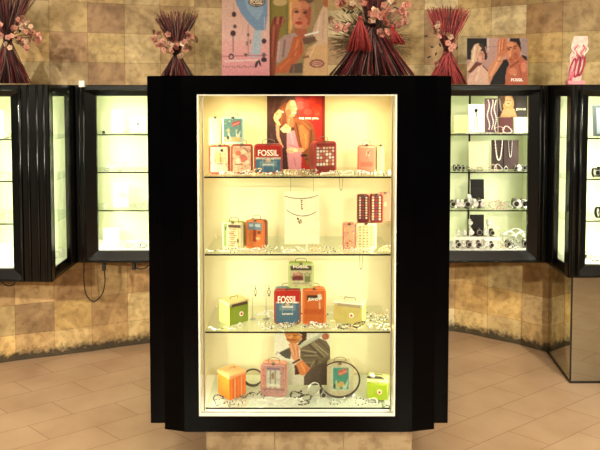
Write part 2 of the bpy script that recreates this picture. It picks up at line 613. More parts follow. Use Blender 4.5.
def stone_material(name, use_attr=True, flat=(190, 155, 105)):
    m = bpy.data.materials.new(name)
    m.use_nodes = True
    nt = m.node_tree; N = nt.nodes; L = nt.links
    b = N['Principled BSDF']
    tc = N.new('ShaderNodeTexCoord')
    n1 = N.new('ShaderNodeTexNoise'); n1.inputs['Scale'].default_value = 7; n1.inputs['Detail'].default_value = 8; n1.inputs['Distortion'].default_value = 0.8
    L.new(tc.outputs['Object'], n1.inputs['Vector'])
    r1 = N.new('ShaderNodeValToRGB')
    e = r1.color_ramp.elements
    e[0].position = 0.36; e[0].color = (0.72, 0.67, 0.60, 1)
    e[1].position = 0.60; e[1].color = (1.24, 1.25, 1.20, 1)
    L.new(n1.outputs['Fac'], r1.inputs['Fac'])
    n2 = N.new('ShaderNodeTexNoise'); n2.inputs['Scale'].default_value = 30; n2.inputs['Detail'].default_value = 5
    L.new(tc.outputs['Object'], n2.inputs['Vector'])
    r2 = N.new('ShaderNodeValToRGB')
    r2.color_ramp.elements[0].position = 0.38; r2.color_ramp.elements[0].color = (0.66, 0.59, 0.50, 1)
    r2.color_ramp.elements[1].position = 0.52; r2.color_ramp.elements[1].color = (1, 1, 1, 1)
    L.new(n2.outputs['Fac'], r2.inputs['Fac'])
    a = N.new('ShaderNodeAttribute'); a.attribute_name = 'col'
    m1 = N.new('ShaderNodeMix'); m1.data_type = 'RGBA'; m1.blend_type = 'MULTIPLY'; m1.inputs['Factor'].default_value = 0.85
    if use_attr:
        L.new(a.outputs['Color'], m1.inputs[6])
    else:
        m1.inputs[6].default_value = lin(flat)
    L.new(r1.outputs['Color'], m1.inputs[7])
    m2 = N.new('ShaderNodeMix'); m2.data_type = 'RGBA'; m2.blend_type = 'MULTIPLY'; m2.inputs['Factor'].default_value = 0.6
    L.new(m1.outputs[2], m2.inputs[6]); L.new(r2.outputs['Color'], m2.inputs[7])
    last = m2.outputs[2]
    if use_attr:
        # joints between tiles from the UVs
        sx = N.new('ShaderNodeSeparateXYZ')
        L.new(tc.outputs['UV'], sx.inputs[0])
        def edge(sock):
            s1 = N.new('ShaderNodeMath'); s1.operation = 'SUBTRACT'; s1.inputs[1].default_value = 0.5; L.new(sock, s1.inputs[0])
            s2 = N.new('ShaderNodeMath'); s2.operation = 'ABSOLUTE'; L.new(s1.outputs[0], s2.inputs[0])
            s3 = N.new('ShaderNodeMath'); s3.operation = 'GREATER_THAN'; s3.inputs[1].default_value = 0.489; L.new(s2.outputs[0], s3.inputs[0])
            return s3.outputs[0]
        mxm = N.new('ShaderNodeMath'); mxm.operation = 'MAXIMUM'
        L.new(edge(sx.outputs[0]), mxm.inputs[0]); L.new(edge(sx.outputs[1]), mxm.inputs[1])
        m3 = N.new('ShaderNodeMix'); m3.data_type = 'RGBA'; m3.blend_type = 'MULTIPLY'
        sc = N.new('ShaderNodeMath'); sc.operation = 'MULTIPLY'; sc.inputs[1].default_value = 0.55
        L.new(mxm.outputs[0], sc.inputs[0]); L.new(sc.outputs[0], m3.inputs['Factor'])
        L.new(last, m3.inputs[6]); m3.inputs[7].default_value = (0.5, 0.42, 0.33, 1)
        last = m3.outputs[2]
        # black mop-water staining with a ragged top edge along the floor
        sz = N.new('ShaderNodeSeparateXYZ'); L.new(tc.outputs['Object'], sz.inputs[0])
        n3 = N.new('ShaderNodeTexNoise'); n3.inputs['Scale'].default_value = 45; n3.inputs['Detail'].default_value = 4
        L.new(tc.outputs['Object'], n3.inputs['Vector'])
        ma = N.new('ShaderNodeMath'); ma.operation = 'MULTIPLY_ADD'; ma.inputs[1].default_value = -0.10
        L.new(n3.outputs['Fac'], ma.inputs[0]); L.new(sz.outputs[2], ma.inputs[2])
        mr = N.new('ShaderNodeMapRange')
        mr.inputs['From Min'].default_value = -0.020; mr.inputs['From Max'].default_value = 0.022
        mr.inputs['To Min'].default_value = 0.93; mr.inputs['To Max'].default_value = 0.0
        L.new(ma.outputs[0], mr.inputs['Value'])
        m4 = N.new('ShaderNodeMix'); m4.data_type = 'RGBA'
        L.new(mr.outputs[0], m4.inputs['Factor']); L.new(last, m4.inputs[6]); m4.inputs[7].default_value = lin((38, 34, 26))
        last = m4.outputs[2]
    L.new(last, b.inputs['Base Color'])
    b.inputs['Roughness'].default_value = 0.5
    bp = N.new('ShaderNodeBump'); bp.inputs['Strength'].default_value = 0.25; bp.inputs['Distance'].default_value = 0.004
    L.new(n2.outputs['Fac'], bp.inputs['Height']); L.new(bp.outputs[0], b.inputs['Normal'])
    return m


me.materials.append(stone_material('travertine_tiles'))
wall = bpy.data.objects.new('wall_back', me)
COL.objects.link(wall)
struct(wall)

# ================================================================== CASE BUILDING
def ring_frame(loops, axis='Y', name='frame', m=M_BLACK, parent=None):
    """Closed moulding: consecutive rectangles (a0, a1, z0, z1, depth) joined into one frame."""
    bm = bmesh.new()
    V = []
    for a0, a1, z0, z1, d in loops:
        r = []
        for a, z in ((a0, z0), (a1, z0), (a1, z1), (a0, z1)):
            r.append(bm.verts.new((a, d, z) if axis == 'Y' else (d, a, z)))
        V.append(r)
    n = len(V)
    for i in range(n):
        A, B = V[i], V[(i + 1) % n]
        for k in range(4):
            bm.faces.new((A[k], A[(k + 1) % 4], B[(k + 1) % 4], B[k]))
    return obj(name, bm, m, parent)


def part_box(name, parent, x0, x1, y0, y1, z0, z1, m, bev=0.0, mats=None):
    bm = bmesh.new()
    if bev:
        bbox(bm, x0, x1, y0, y1, z0, z1, bev)
    else:
        box(bm, x0, x1, y0, y1, z0, z1)
    return obj(name, bm, m, parent)


def glass_shelf(parent, x0, x1, y0, y1, z, t=0.007):
    bm = bmesh.new()
    vs, fs = box(bm, x0, x1, y0, y1, z - t, z)
    fs[2].material_index = 1
    o = obj('shelf', bm, [M_SHELFG, M_EDGE], parent)
    return o


# ------------------------------------------------------------------ the free-standing centre showcase
CX = at(297.5, 255, 2.48).x
YF = 2.48
Ztop = at(298, 75.5, YF).z
Zbot = at(298, 432, YF).z
kf = 2.48 / 613.0
def cx(px):
    return at(px, 255, YF).x
OX0, OX1 = cx(198.5), cx(395.5)
OZ0, OZ1 = at(298, 415.5, YF).z, at(298, 95, YF).z
YB = 2.84
case = thing('display_case', 'tall black free-standing showcase on a stone plinth, four lit glass shelves of tins and jewellery', 'display case', (CX, YF, 0))
def C_(o):
    o.parent = case
    o.matrix_parent_inverse = Matrix.Translation((-CX, -YF, 0))
    return o
# front frame: flat face around the opening
fx0, fx1 = cx(183), cx(413.5)
C_(ring_frame([(fx0, fx1, Zbot, Ztop, YF + 0.03), (fx0, fx1, Zbot, Ztop, YF), (OX0 - .002, OX1 + .002, OZ0 - .002, OZ1 + .002, YF), (OX0 - .002, OX1 + .002, OZ0 - .002, OZ1 + .002, YF + 0.03)], name='front_frame'))
# angled corner panels
for sgn, pa, pb in ((-1, 183, 162), (1, 413.5, 437)):
    bm = bmesh.new()
    xa, xb = cx(pa), cx(pb)
    pts = [(xa, YF + .002), (xb, YF + 0.022), (xb, YF + 0.075), (xa, YF + 0.075)]
    A = [bm.verts.new((x, y, Zbot)) for x, y in pts]; B = [bm.verts.new((x, y, Ztop)) for x, y in pts]
    bm.faces.new(A); bm.faces.new(B)
    for i in range(4):
        bm.faces.new((A[i], A[(i + 1) % 4], B[(i + 1) % 4], B[i]))
    C_(obj('corner_panel', bm, M_BLACK))
# outer carcass
sx0, sx1 = at(149, 255, 2.55).x, at(449.5, 255, 2.55).x
for xa, xb in ((sx0, cx(163) + 0.0), (cx(436), sx1)):
    C_(part_box('side_panel', None, xa, xb, 2.545, 2.99, Zbot, Ztop, M_BLACK, 0.004))
C_(part_box('top_panel', None, cx(163), cx(436), 2.52, 2.99, OZ1 + 0.01, Ztop - 0.001, M_BLACK))
C_(part_box('bottom_panel', None, cx(163), cx(436), 2.52, 2.99, Zbot + 0.001, OZ0 - 0.006, M_BLACK))
C_(part_box('back_panel', None, cx(163), cx(436), 2.86, 2.985, OZ0 - 0.004, OZ1 + 0.008, M_BLACK))
# interior lining
ix0, ix1 = cx(186), cx(411)
C_(part_box('inner_back', None, ix0, ix1, YB, 2.858, OZ0, OZ1 + .004, M_CREAM))
C_(part_box('inner_floor', None, ix0, ix1, YF + 0.031, YB, OZ0 - 0.005, OZ0 + 0.002, M_WHITE))
C_(part_box('inner_ceiling', None, ix0, ix1, YF + 0.031, YB, OZ1, OZ1 + 0.008, M_CREAM))
for xa, xb in ((ix0 - 0.01, ix0), (ix1, ix1 + 0.01)):
    C_(part_box('inner_side', None, xa, xb, YF + 0.076, YB, OZ0, OZ1, M_CREAM))
# white rim of the opening
C_(ring_frame([(OX0 - .002, OX1 + .002, OZ0 - .002, OZ1 + .002, YF - 0.002), (OX0 + .004, OX1 - .004, OZ0 + .006, OZ1 - .003, YF - 0.002), (OX0 + .004, OX1 - .004, OZ0 + .006, OZ1 - .003, YF + 0.012), (OX0 - .002, OX1 + .002, OZ0 - .002, OZ1 + .002, YF + 0.012)], name='opening_trim', m=M_WHITE))
C_(part_box('glass_pane', None, OX0 + .001, OX1 - .001, YF + 0.013, YF + 0.018, OZ0 + .003, OZ1 - .001, M_GLASS))
# upright shelf tracks at both sides of the glass
for px in (203.5, 391.5):
    x = at(px, 255, YF + .035).x
    C_(part_box('shelf_track', None, x - .0025, x + .0025, YF + 0.028, YF + 0.042, OZ0 + .004, OZ1 - .001, M_STEEL))
SH_Y = YF + 0.045
SHZ = [at(300, y, SH_Y).z for y in (176.5, 254.0, 331.5, 407.5)]
for z in SHZ:
    o = glass_shelf(None, cx(203) , cx(392.5), SH_Y, YB - 0.005, z)
    C_(o)
# lamps in the case: upright tubes behind both front posts, a row of spots in the ceiling
for x, s in ((ix0 + 0.022, 1), (ix1 - 0.022, -1)):
    bm = bmesh.new()
    tube(bm, [(x, YF + 0.056, OZ0 + 0.05), (x, YF + 0.056, OZ1 - 0.05)], 0.008, 10)
    C_(obj('lamp_tube', bm, M_TUBE))
    C_(area_light('case_lamp', (x + s * .012, YF + 0.07, (OZ0 + OZ1) / 2), (0, R(-90) * s, 0) if s > 0 else (0, R(90), 0), 1.15, 0.03, 3.7, (0.98, 1.0, 0.70)))
for px in (240, 297, 355):
    x = cx(px)
    bm = bmesh.new()
    tube(bm, circle_pts((x, 2.66, OZ1 - .002), 0.022, 'XY', 16), 0.004, 6, True)
    C_(obj('spot_ring', bm, M_STEEL))
    C_(area_light('case_spot', (x, 2.66, OZ1 - 0.006), (0, 0, 0), 0.035, 0.035, 1.25, (1.0, 0.70, 0.38), shape='DISK'))

# stone plinth under it
pz = at(300, 440, 2.62)
px0, px1 = at(206, 441, 2.60).x, at(412, 441, 2.60).x
pl = thing('stone_plinth', 'low travertine-clad plinth under the black centre showcase', 'plinth', ((px0 + px1) / 2, 2.75, 0))
stone_flat = stone_material('plinth_travertine', False, (174, 154, 122))
n = 3
for k in range(n):
    xa = (px0 - (px0 + px1) / 2) + (px1 - px0) * k / n
    xb = xa + (px1 - px0) / n
    bm = bmesh.new()
    bbox(bm, xa + .0008, xb - .0008, -0.15, -0.135, 0.0, Zbot - 0.001, 0.0015)
    obj('stone_slab', bm, stone_flat, pl)
part_box('core', pl, px0 - (px0 + px1) / 2 + .003, px1 - (px0 + px1) / 2 - .003, -0.134, 0.15, 0, Zbot - 0.001, stone_flat)

# ------------------------------------------------------------------ wall cases
YC, YA = 3.45, 3.10
ZB = at(300, 263, YC).z
ZT = at(300, 85, YC).z
XL = at(50, 175, YA).x
YFR = 3.17
XR = at(570, 175, YFR).x
WSZ = [at(480, y, YC + .03).z for y in (134.5, 172.5, 211)]
ZFL = at(480, 250.5, YC + .03).z
ZOT = at(480, 96, YC + .02).z
GREENW = (1.0, 1.0, 0.80)
SHB = 0.0


def wall_case(label, X0, X1, Yf, Yb, ox0, ox1, side=None, so=None, power=9, lamps=('top',), shelf_z=WSZ, floor_edge=True):
    c = thing('wall_showcase', label, 'wall showcase', ((X0 + X1) / 2, Yf, ZB))
    inv = Matrix.Translation((-(X0 + X1) / 2, -Yf, -ZB))
    def P(o):
        o.parent = c; o.matrix_parent_inverse = inv
        return o
    bw = 0.032
    zo0, zo1 = ZFL - .004, ZOT
    zb0, zb1 = zo0 - .05, zo1 + .035
    P(ring_frame([(X0, X1, ZB, ZT, Yf + .05), (X0, X1, ZB, ZT, Yf + .004), (X0 + .004, X1 - .004, ZB + .004, ZT - .004, Yf),
                  (ox0 - .07, ox1 + .07, zb0, zb1, Yf), (ox0 - .066, ox1 + .066, zb0 + .004, zb1 - .004, Yf + .006),
                  (ox0, ox1, zo0, zo1, Yf + bw), (ox0, ox1, zo0, zo1, Yf + .05)], name='front_frame', m=M_BLACKR))
    # ribs on the posts
    P(part_box('top_panel', None, X0 + .002, X1 - .002, Yf + .051, Yb, zo1 + .031, ZT - .001, M_BLACK))
    P(part_box('bottom_panel', None, X0 + .002, X1 - .002, Yf + .03, Yb, ZB + .001, zo0 - .008, M_BLACK))
    P(part_box('back_panel', None, X0 + .002, X1 - .002, Yb - .012, Yb - .004, zo0 - .004, zo1 + .004, M_BLACK))
    xi0, xi1 = X0 + .012, X1 - .012
    P(part_box('inner_back', None, xi0, xi1, Yb - .018, Yb - .013, zo0, zo1 + .026, M_PALE))
    P(part_box('inner_floor', None, xi0, xi1, Yf + .052, Yb - .018, zo0 - .007, zo0 + .004, M_WHITE))
    P(part_box('inner_ceiling', None, xi0, xi1, Yf + .052, Yb - .018, zo1 + .026, zo1 + .030, M_PALE))
    for s, xa, xb in (('left', X0 + .001, X0 + .011), ('right', X1 - .011, X1 - .001)):
        if side == s:
            continue
        P(part_box('side_panel', None, xa, xb, Yf + .051, Yb - .002, zo0 - .004, zo1 + .004, M_PALE))
    if side:
        xs = X0 if side == 'left' else X1
        d = 1 if side == 'left' else -1
        ya, yb = so
        P(ring_frame([(Yf + .051, Yb, ZB, ZT, xs + d * .012), (Yf + .051, Yb, ZB, ZT, xs), (ya - .012, yb + .045, zo0 - .045, zo1 + .03, xs), (ya - .01, yb + .04, zo0 - .04, zo1 + .026, xs + d * .004),
                      (ya, yb, zo0, zo1, xs + d * .012)], 'X', 'side_frame', M_BLACKR))
        P(part_box('side_glass', None, min(xs + d * .006, xs + d * .010), max(xs + d * .006, xs + d * .010), ya, yb, zo0, zo1, M_GLASS))
    P(part_box('glass_pane', None, ox0, ox1, Yf + bw + .002, Yf + bw + .006, zo0, zo1, M_GLASS))
    for z in shelf_z:
        P(glass_shelf(None, xi0 + .002, xi1 - .002, Yf + .053, Yb - .02, z))
    zm = (zo0 + zo1) / 2
    wid = ox1 - ox0
    bm = bmesh.new()
    tube(bm, [((ox0 + ox1) / 2 - wid * .45, Yf + .062, zo1 + .014), ((ox0 + ox1) / 2 + wid * .45, Yf + .062, zo1 + .014)], .006, 10)
    P(obj('lamp_tube', bm, M_TUBE))
    P(area_light('showcase_lamp', ((ox0 + ox1) / 2, Yf + .080, zo1 + .012), (R(-25), 0, 0), wid * .9, .03, power * .4, GREENW))
    if 'left' in lamps or 'right' in lamps:
        for s in ('left', 'right'):
            if s not in lamps:
                continue
            x = (X0 + .03) if s == 'left' else (X1 - .03)
            sg = 1 if s == 'left' else -1
            bm = bmesh.new()
            tube(bm, [(x, Yf + .065, zo0 + .04), (x, Yf + .065, zo1 - .04)], .007, 10)
            P(obj('lamp_tube', bm, M_TUBE))
            P(area_light('showcase_lamp', (x + sg * .01, Yf + .075, zm), (0, R(-90) * sg, 0), .8, .03, power * .6, GREENW))
    return c, P


ocx = lambda px: at(px, 175, YC + .032).x
ocxA = lambda px: at(px, 175, YA + .032).x
ocxF = lambda px: at(px, 175, YFR + .032).x
yback = lambda x0, x1: min(curve_y(x0), curve_y(x1)) - 0.004
caseC, PC = wall_case('black wall showcase with white-lit shelves above the double cable loop', XL + .002, -0.20, YC, yback(XL, XL + .1) + .01, ocx(97), -0.32, None, None, 4.8, ('top', 'left', 'right'))
caseA, PA = wall_case('black wall showcase jutting forward below the red reed sheaf cut by the frame', -1.80, XL, YA, curve_y(-1.80) - .004, -1.74, ocxA(12), 'right', (YA + .055, 3.335), 10, ('top', 'right'))
caseD, PD = wall_case('black wall showcase holding watch stands and a velvet pearl display', 0.30, XR - .002, YC, curve_y(XR) - .004, 0.40, ocx(528), None, None, 3.6, ('top', 'left', 'right'))
caseF, PF = wall_case('black wall showcase standing on the mirror-clad base', XR, 1.93, YFR, curve_y(1.93) - .004, ocxF(587), 1.86, 'left', (YFR + .055, 3.33), 7, ('top', 'left'))
# ribbed mouldings on the posts of the jutting cases
for P, xs, Yf_ in ((PA, [at(p, 175, YA).x for p in (21, 29, 38, 45)], YA), (PF, [at(p, 175, YFR).x for p in (574, 580)], YFR), (PD, [at(p, 175, YC).x for p in (540, 544)], YC), (PC, [at(p, 175, YC).x for p in (80, 84)], YC)):
    for x in xs:
        bm = bmesh.new()
        tube(bm, [(x, Yf_, ZB + .003), (x, Yf_, ZT - .003)], 0.007, 12)
        P(obj('post_rib', bm, M_BLACKR))
# black shelf standard at the back of the watch case
x_std = at(478.5, 175, 3.60).x
PD(part_box('shelf_standard', None, x_std - .005, x_std + .005, curve_y(XR) - .028, curve_y(XR) - .020, ZFL, ZOT + .02, M_VELVET))

# white clip above the joint of two cases
p = at(82, 85, YC - .01)
bm = bmesh.new()
bbox(bm, -.016, .016, -.01, .01, -.02, .016, .003)
o = obj('wall_clip', bm, M_WHITE, None, (p.x, YC - .010, p.z + .008))
tag(o, 'small white square clip on the top edge where two showcases meet', 'clip')

# ------------------------------------------------------------------ mirror-clad base
mb = at_z(570, 383, 0); mw = at_z(547, 352, 0)
base = thing('mirror_plinth', 'mirror-clad base standing on the floor under the corner showcase', 'mirror base', (mb.x, mb.y, 0))
def MP(o):
    o.parent = base; o.matrix_parent_inverse = Matrix.Translation((-mb.x, -mb.y, 0)); return o
ztop_m = ZB - .002
def quadprism(name, pts, z0, z1, m):
    bm = bmesh.new()
    A = [bm.verts.new((x, y, z0)) for x, y in pts]; B = [bm.verts.new((x, y, z1)) for x, y in pts]
    bm.faces.new(A); bm.faces.new(B)
    for i in range(len(A)):
        j = (i + 1) % len(A)
        bm.faces.new((A[i], A[j], B[j], B[i]))
    return obj(name, bm, m)
X2 = 2.05
MP(quadprism('mirror_panel', [(mb.x, mb.y), (mb.x + .005, mb.y + .005), (mw.x + .005, mw.y - .004), (mw.x, mw.y - .004)], .006, ztop_m, M_MIRROR))
MP(quadprism('mirror_panel', [(mb.x + .001, mb.y), (X2, mb.y), (X2, mb.y + .005), (mb.x + .006, mb.y + .005)], .006, ztop_m, M_MIRROR))
MP(quadprism('corner_strip', [(mb.x - .004, mb.y - .004), (mb.x + .004, mb.y - .004), (mb.x + .004, mb.y + .001), (mb.x - .004, mb.y + .001)], 0, ztop_m, M_DARKTRIM))
MP(quadprism('base_strip', [(mb.x + .004, mb.y - .004), (X2, mb.y - .004), (X2, mb.y + .004), (mb.x + .004, mb.y + .004)], 0, .010, M_DARKTRIM))
MP(quadprism('base_strip', [(mb.x - .004, mb.y + .001), (mb.x + .003, mb.y + .001), (mw.x + .003, mw.y - .004), (mw.x - .004, mw.y - .004)], 0, .010, M_DARKTRIM))

# ------------------------------------------------------------------ cables under the cases
def cable(name_label, pts, Y, r=.0035, plug=None):
    bm = bmesh.new()
    P = [at(x, y, Y) for x, y in pts]
    P2 = [Vector((p.x, p.y, p.z)) for p in P]
    V2 = [Vector((p.x, p.z)) for p in P2]
    V2 = [V2[0] + (V2[0] - V2[1])] + V2 + [V2[-1] + (V2[-1] - V2[-2])]
    cc = catmull(V2, 8)
    tube(bm, [(v.x, Y, v.y) for v in cc], r, 8)
    if plug:
        c = thing('power_cable', name_label, 'cable', (P2[0].x, Y, P2[0].z))
        o = obj('cord', bm, M_CABLE, c); o.matrix_parent_inverse = Matrix.Translation(-Vector((P2[0].x, Y, P2[0].z)))
        q = at(plug[0], plug[1], Y)
        bm = bmesh.new()
        bbox(bm, q.x - .010, q.x + .010, Y - .01, Y + .01, q.z - .02, ZB, .003)
        o = obj('plug', bm, M_CABLE, c); o.matrix_parent_inverse = Matrix.Translation(-Vector((P2[0].x, Y, P2[0].z)))
    else:
        o = obj('power_cable', bm, M_CABLE)
        tag(o, name_label, 'cable')


cable('long black cable hanging in a deep loop below the gap between two wall showcases', [(84, 262), (84, 280), (86, 294), (92, 301), (97, 300), (103, 292), (105, 280), (104, 268)], 3.52, plug=(104, 267))
cable('short black cable sagging under the wall showcase near the centre showcase', [(133, 262), (135, 267), (141, 269), (147, 267), (152, 262)], 3.52, plug=(134, 266))
cable('thin black cable sagging under the jutting wall showcase', [(1, 279), (4, 284), (9, 286), (14, 284), (17, 279)], 3.3)

# ================================================================== PRINTS ON TOP OF THE CASES
def stand_print(name, label, cat, x0, y0, x1, y1, Y, zbase, bg, shapes, lean=4, t=.004, seed=3, speck=.05, dens=1.6, ink=.8, blur=1):
    a, b = at(x0, y1, Y), at(x1, y1, Y)
    w = b.x - a.x
    h = at(x0, y0, Y).z - zbase
    c = thing(name, label, cat, ((a.x + b.x) / 2, Y, zbase + .0015), (R(-lean), 0, 0))
    painting('print', x0, y0, x1, y1, w, h, bg, shapes, t, c, dens=dens, seed=seed, speck=speck * 2.2, blur=blur, ink=ink)
    def loc(px, py):
        return Vector(((px - (x0 + x1) / 2) / (x1 - x0) * w, -t / 2 - .0006, (y1 - py) / (y1 - y0) * h))
    return c, loc, w / (x1 - x0)


def sc(ox, oy, k, pts):
    return [(ox + x / k, oy + y / k) for x, y in pts]


k = 5.77
q = lambda pts: sc(215, 0, k, pts)
def E(ox, oy, k, cx_, cy_, rx, ry, col, rot=0):
    return ('e', ox + cx_ / k, oy + cy_ / k, rx / k, ry / k, col, rot)
def Ln(ox, oy, k, a, b, c, d, w, col):
    return ('l', ox + a / k, oy + b / k, ox + c / k, oy + d / k, w / k, col)
e = lambda *a: E(215, 0, k, *a)
l = lambda *a: Ln(215, 0, k, *a)
sh = [('g', -30, 40, (200, 172, 150), (224, 182, 176)), ('g', 40, 76, (226, 176, 172), (222, 146, 154)),
      ('p', q([(100, -60), (125, 25), (150, 75), (200, 140), (245, 182), (292, 172), (302, 90), (302, -80)]), (118, 150, 186)),
      ('p', q([(160, -40), (190, 60), (250, 120), (280, 60), (280, -60)]), (140, 170, 200)),
      ('p', q([(225, 175), (270, 175), (262, 330), (200, 330), (215, 260)]), (172, 190, 204)),
      l(45, 325, 300, 318, 8, (190, 120, 130)), l(60, 352, 300, 345, 10, (232, 200, 200)),
      l(108, 20, 108, 82, 3, (150, 130, 125)), e(110, 82, 14, 16, (70, 40, 40)), e(115, 152, 11, 12, (90, 75, 75)), e(105, 192, 16, 18, (70, 36, 44)),
      l(106, 205, 104, 300, 6, (110, 90, 100)), e(94, 326, 16, 18, (80, 56, 60)), e(94, 328, 8, 9, (215, 160, 165)),
      l(192, 140, 192, 320, 3, (150, 135, 130)), e(192, 200, 8, 10, (110, 90, 90)), e(185, 250, 7, 14, (140, 120, 120)), e(205, 240, 5, 14, (140, 125, 125)), e(178, 315, 10, 8, (90, 80, 85)),
      l(285, 100, 285, 230, 4, (225, 215, 215)), e(283, 236, 14, 16, (64, 44, 60)), e(282, 318, 12, 14, (110, 90, 100)), e(283, 345, 18, 14, (60, 40, 50)), e(240, 370, 8, 22, (56, 42, 50), 20), e(258, 362, 6, 20, (56, 42, 50), -15),
      e(241, 11, 48, 28, (40, 26, 34)), e(241, 11, 42, 22, (222, 200, 170)), e(241, 11, 38, 18, (52, 34, 42))]
for i in range(15):
    sh.append(e(50 + i * 13, 383 + (i % 3) * 3, 4, 4, (120, 84, 90)))
c, loc, kk = stand_print('poster', 'pink jewellery poster with blue swoosh and beads on the centre showcase', 'poster', 222, -28, 269.5, 75.5, 2.535, Ztop, (226, 182, 172), sh, 2, dens=2.2)
lettering('FOSSIL', kk * 12, kk * 4, mat('ink_cream', (235, 220, 190)), c, loc(256.8, 2))

e = lambda *a: E(268, 0, 10, *a)
l = lambda *a: Ln(268, 0, 10, *a)
q = lambda pts: sc(268, 0, 10, pts)
sh = [('p', q([(0, -280), (600, -280), (600, 760), (0, 760)]), (150, 128, 84)), ('p', q([(0, -280), (215, -280), (215, 420), (0, 420)]), (132, 122, 54)), e(120, 15, 70, 42, (196, 172, 118)),
      l(195, 60, 190, 330, 26, (118, 112, 60)),
      ('p', q([(205, -280), (470, -280), (470, 250), (205, 330)]), (150, 124, 84)),
      ('p', q([(212, -200), (340, -200), (330, 20), (290, 60), (255, 120), (250, 250), (225, 330), (205, 330)]), (208, 160, 88)), l(232, 20, 228, 280, 14, (226, 186, 120)), l(262, 20, 250, 90, 10, (176, 120, 60)),
      e(380, -20, 84, 54, (96, 72, 52)), e(338, 150, 104, 152, (192, 118, 84)), e(292, 60, 50, 50, (212, 146, 104)), e(285, 180, 40, 70, (214, 146, 112)), e(405, 150, 34, 96, (160, 84, 58)), e(370, 60, 40, 40, (196, 126, 92)),
      e(286, 114, 22, 16, (92, 48, 36)), e(370, 122, 22, 16, (92, 48, 36)), l(258, 84, 304, 88, 9, (140, 86, 52)), l(350, 90, 396, 96, 9, (130, 74, 48)), l(330, 110, 312, 176, 12, (208, 138, 104)), e(312, 184, 16, 8, (150, 72, 50)),
      e(306, 224, 38, 17, (166, 58, 46)), e(300, 258, 40, 14, (210, 140, 104)), e(372, 205, 24, 30, (200, 116, 92)),
      ('p', q([(436, 20), (466, 30), (470, 240), (420, 300), (425, 220)]), (158, 134, 96)),
      ('p', q([(270, 285), (380, 285), (400, 350), (330, 420), (240, 400)]), (172, 96, 66)),
      ('p', q([(90, 410), (160, 350), (265, 322), (300, 350), (230, 440), (215, 540), (120, 620), (60, 620), (70, 480)]), (172, 144, 136)), l(110, 420, 90, 600, 26, (196, 166, 156)), l(170, 400, 150, 560, 20, (132, 106, 104)), l(210, 380, 190, 470, 18, (188, 140, 140)),
      ('p', q([(470, 240), (520, 120), (560, 40), (600, 30), (600, 760), (350, 760), (360, 600), (410, 470), (500, 410), (440, 330)]), (208, 178, 150)), l(520, 160, 490, 330, 14, (226, 200, 176)), l(560, 120, 545, 380, 12, (190, 158, 130)),
      ('p', q([(535, -280), (600, -280), (600, 70), (555, 60)]), (176, 96, 62)),
      ('p', q([(400, 470), (600, 420), (600, 760), (345, 760), (360, 600)]), (210, 170, 122)), l(470, 450, 420, 560, 12, (226, 196, 150)),
      ('p', q([(340, 375), (470, 360), (480, 405), (400, 440), (360, 440)]), (104, 78, 62)), l(355, 570, 400, 560, 26, (146, 96, 62)), l(360, 520, 420, 490, 14, (188, 140, 104)),
      ('p', q([(255, 360), (345, 365), (355, 520), (300, 600), (230, 680), (190, 724), (70, 724), (80, 660), (190, 570), (225, 470)]), (188, 98, 58)), l(300, 400, 270, 540, 26, (210, 122, 74)), l(220, 590, 120, 680, 24, (204, 112, 62)), l(330, 420, 330, 520, 14, (158, 74, 46)), l(240, 560, 300, 470, 10, (168, 80, 50)),
      ('p', q([(235, 640), (345, 620), (345, 724), (205, 724)]), (96, 80, 68)), l(260, 650, 255, 720, 12, (150, 100, 70)),
      ('p', q([(40, 200), (70, 160), (150, 160), (175, 205), (120, 280), (100, 420), (70, 760), (0, 760), (20, 300)]), (140, 70, 50)), l(72, 168, 64, 225, 13, (82, 38, 30)), l(104, 165, 96, 230, 12, (196, 124, 96)), l(132, 168, 122, 232, 13, (86, 40, 32)), l(156, 182, 140, 240, 12, (180, 108, 84)), l(60, 260, 40, 560, 18, (170, 92, 68)), l(85, 300, 60, 560, 10, (100, 44, 32)),
      l(372, 348, 500, 314, 15, (250, 246, 240)),
      e(490, 630, 74, 42, (112, 44, 40)), e(490, 630, 60, 30, (206, 160, 136))]
c, loc, kk = stand_print('poster', 'poster of a blonde woman in a grey top raising one hand on the centre showcase', 'poster', 269, -28, 328, 75, 2.56, Ztop, (150, 130, 70), sh, 2, dens=2.2)
lettering('FOSSIL', kk * 11, kk * 3.4, mat('ink_red', (130, 45, 40)), c, loc(317, 62.9))

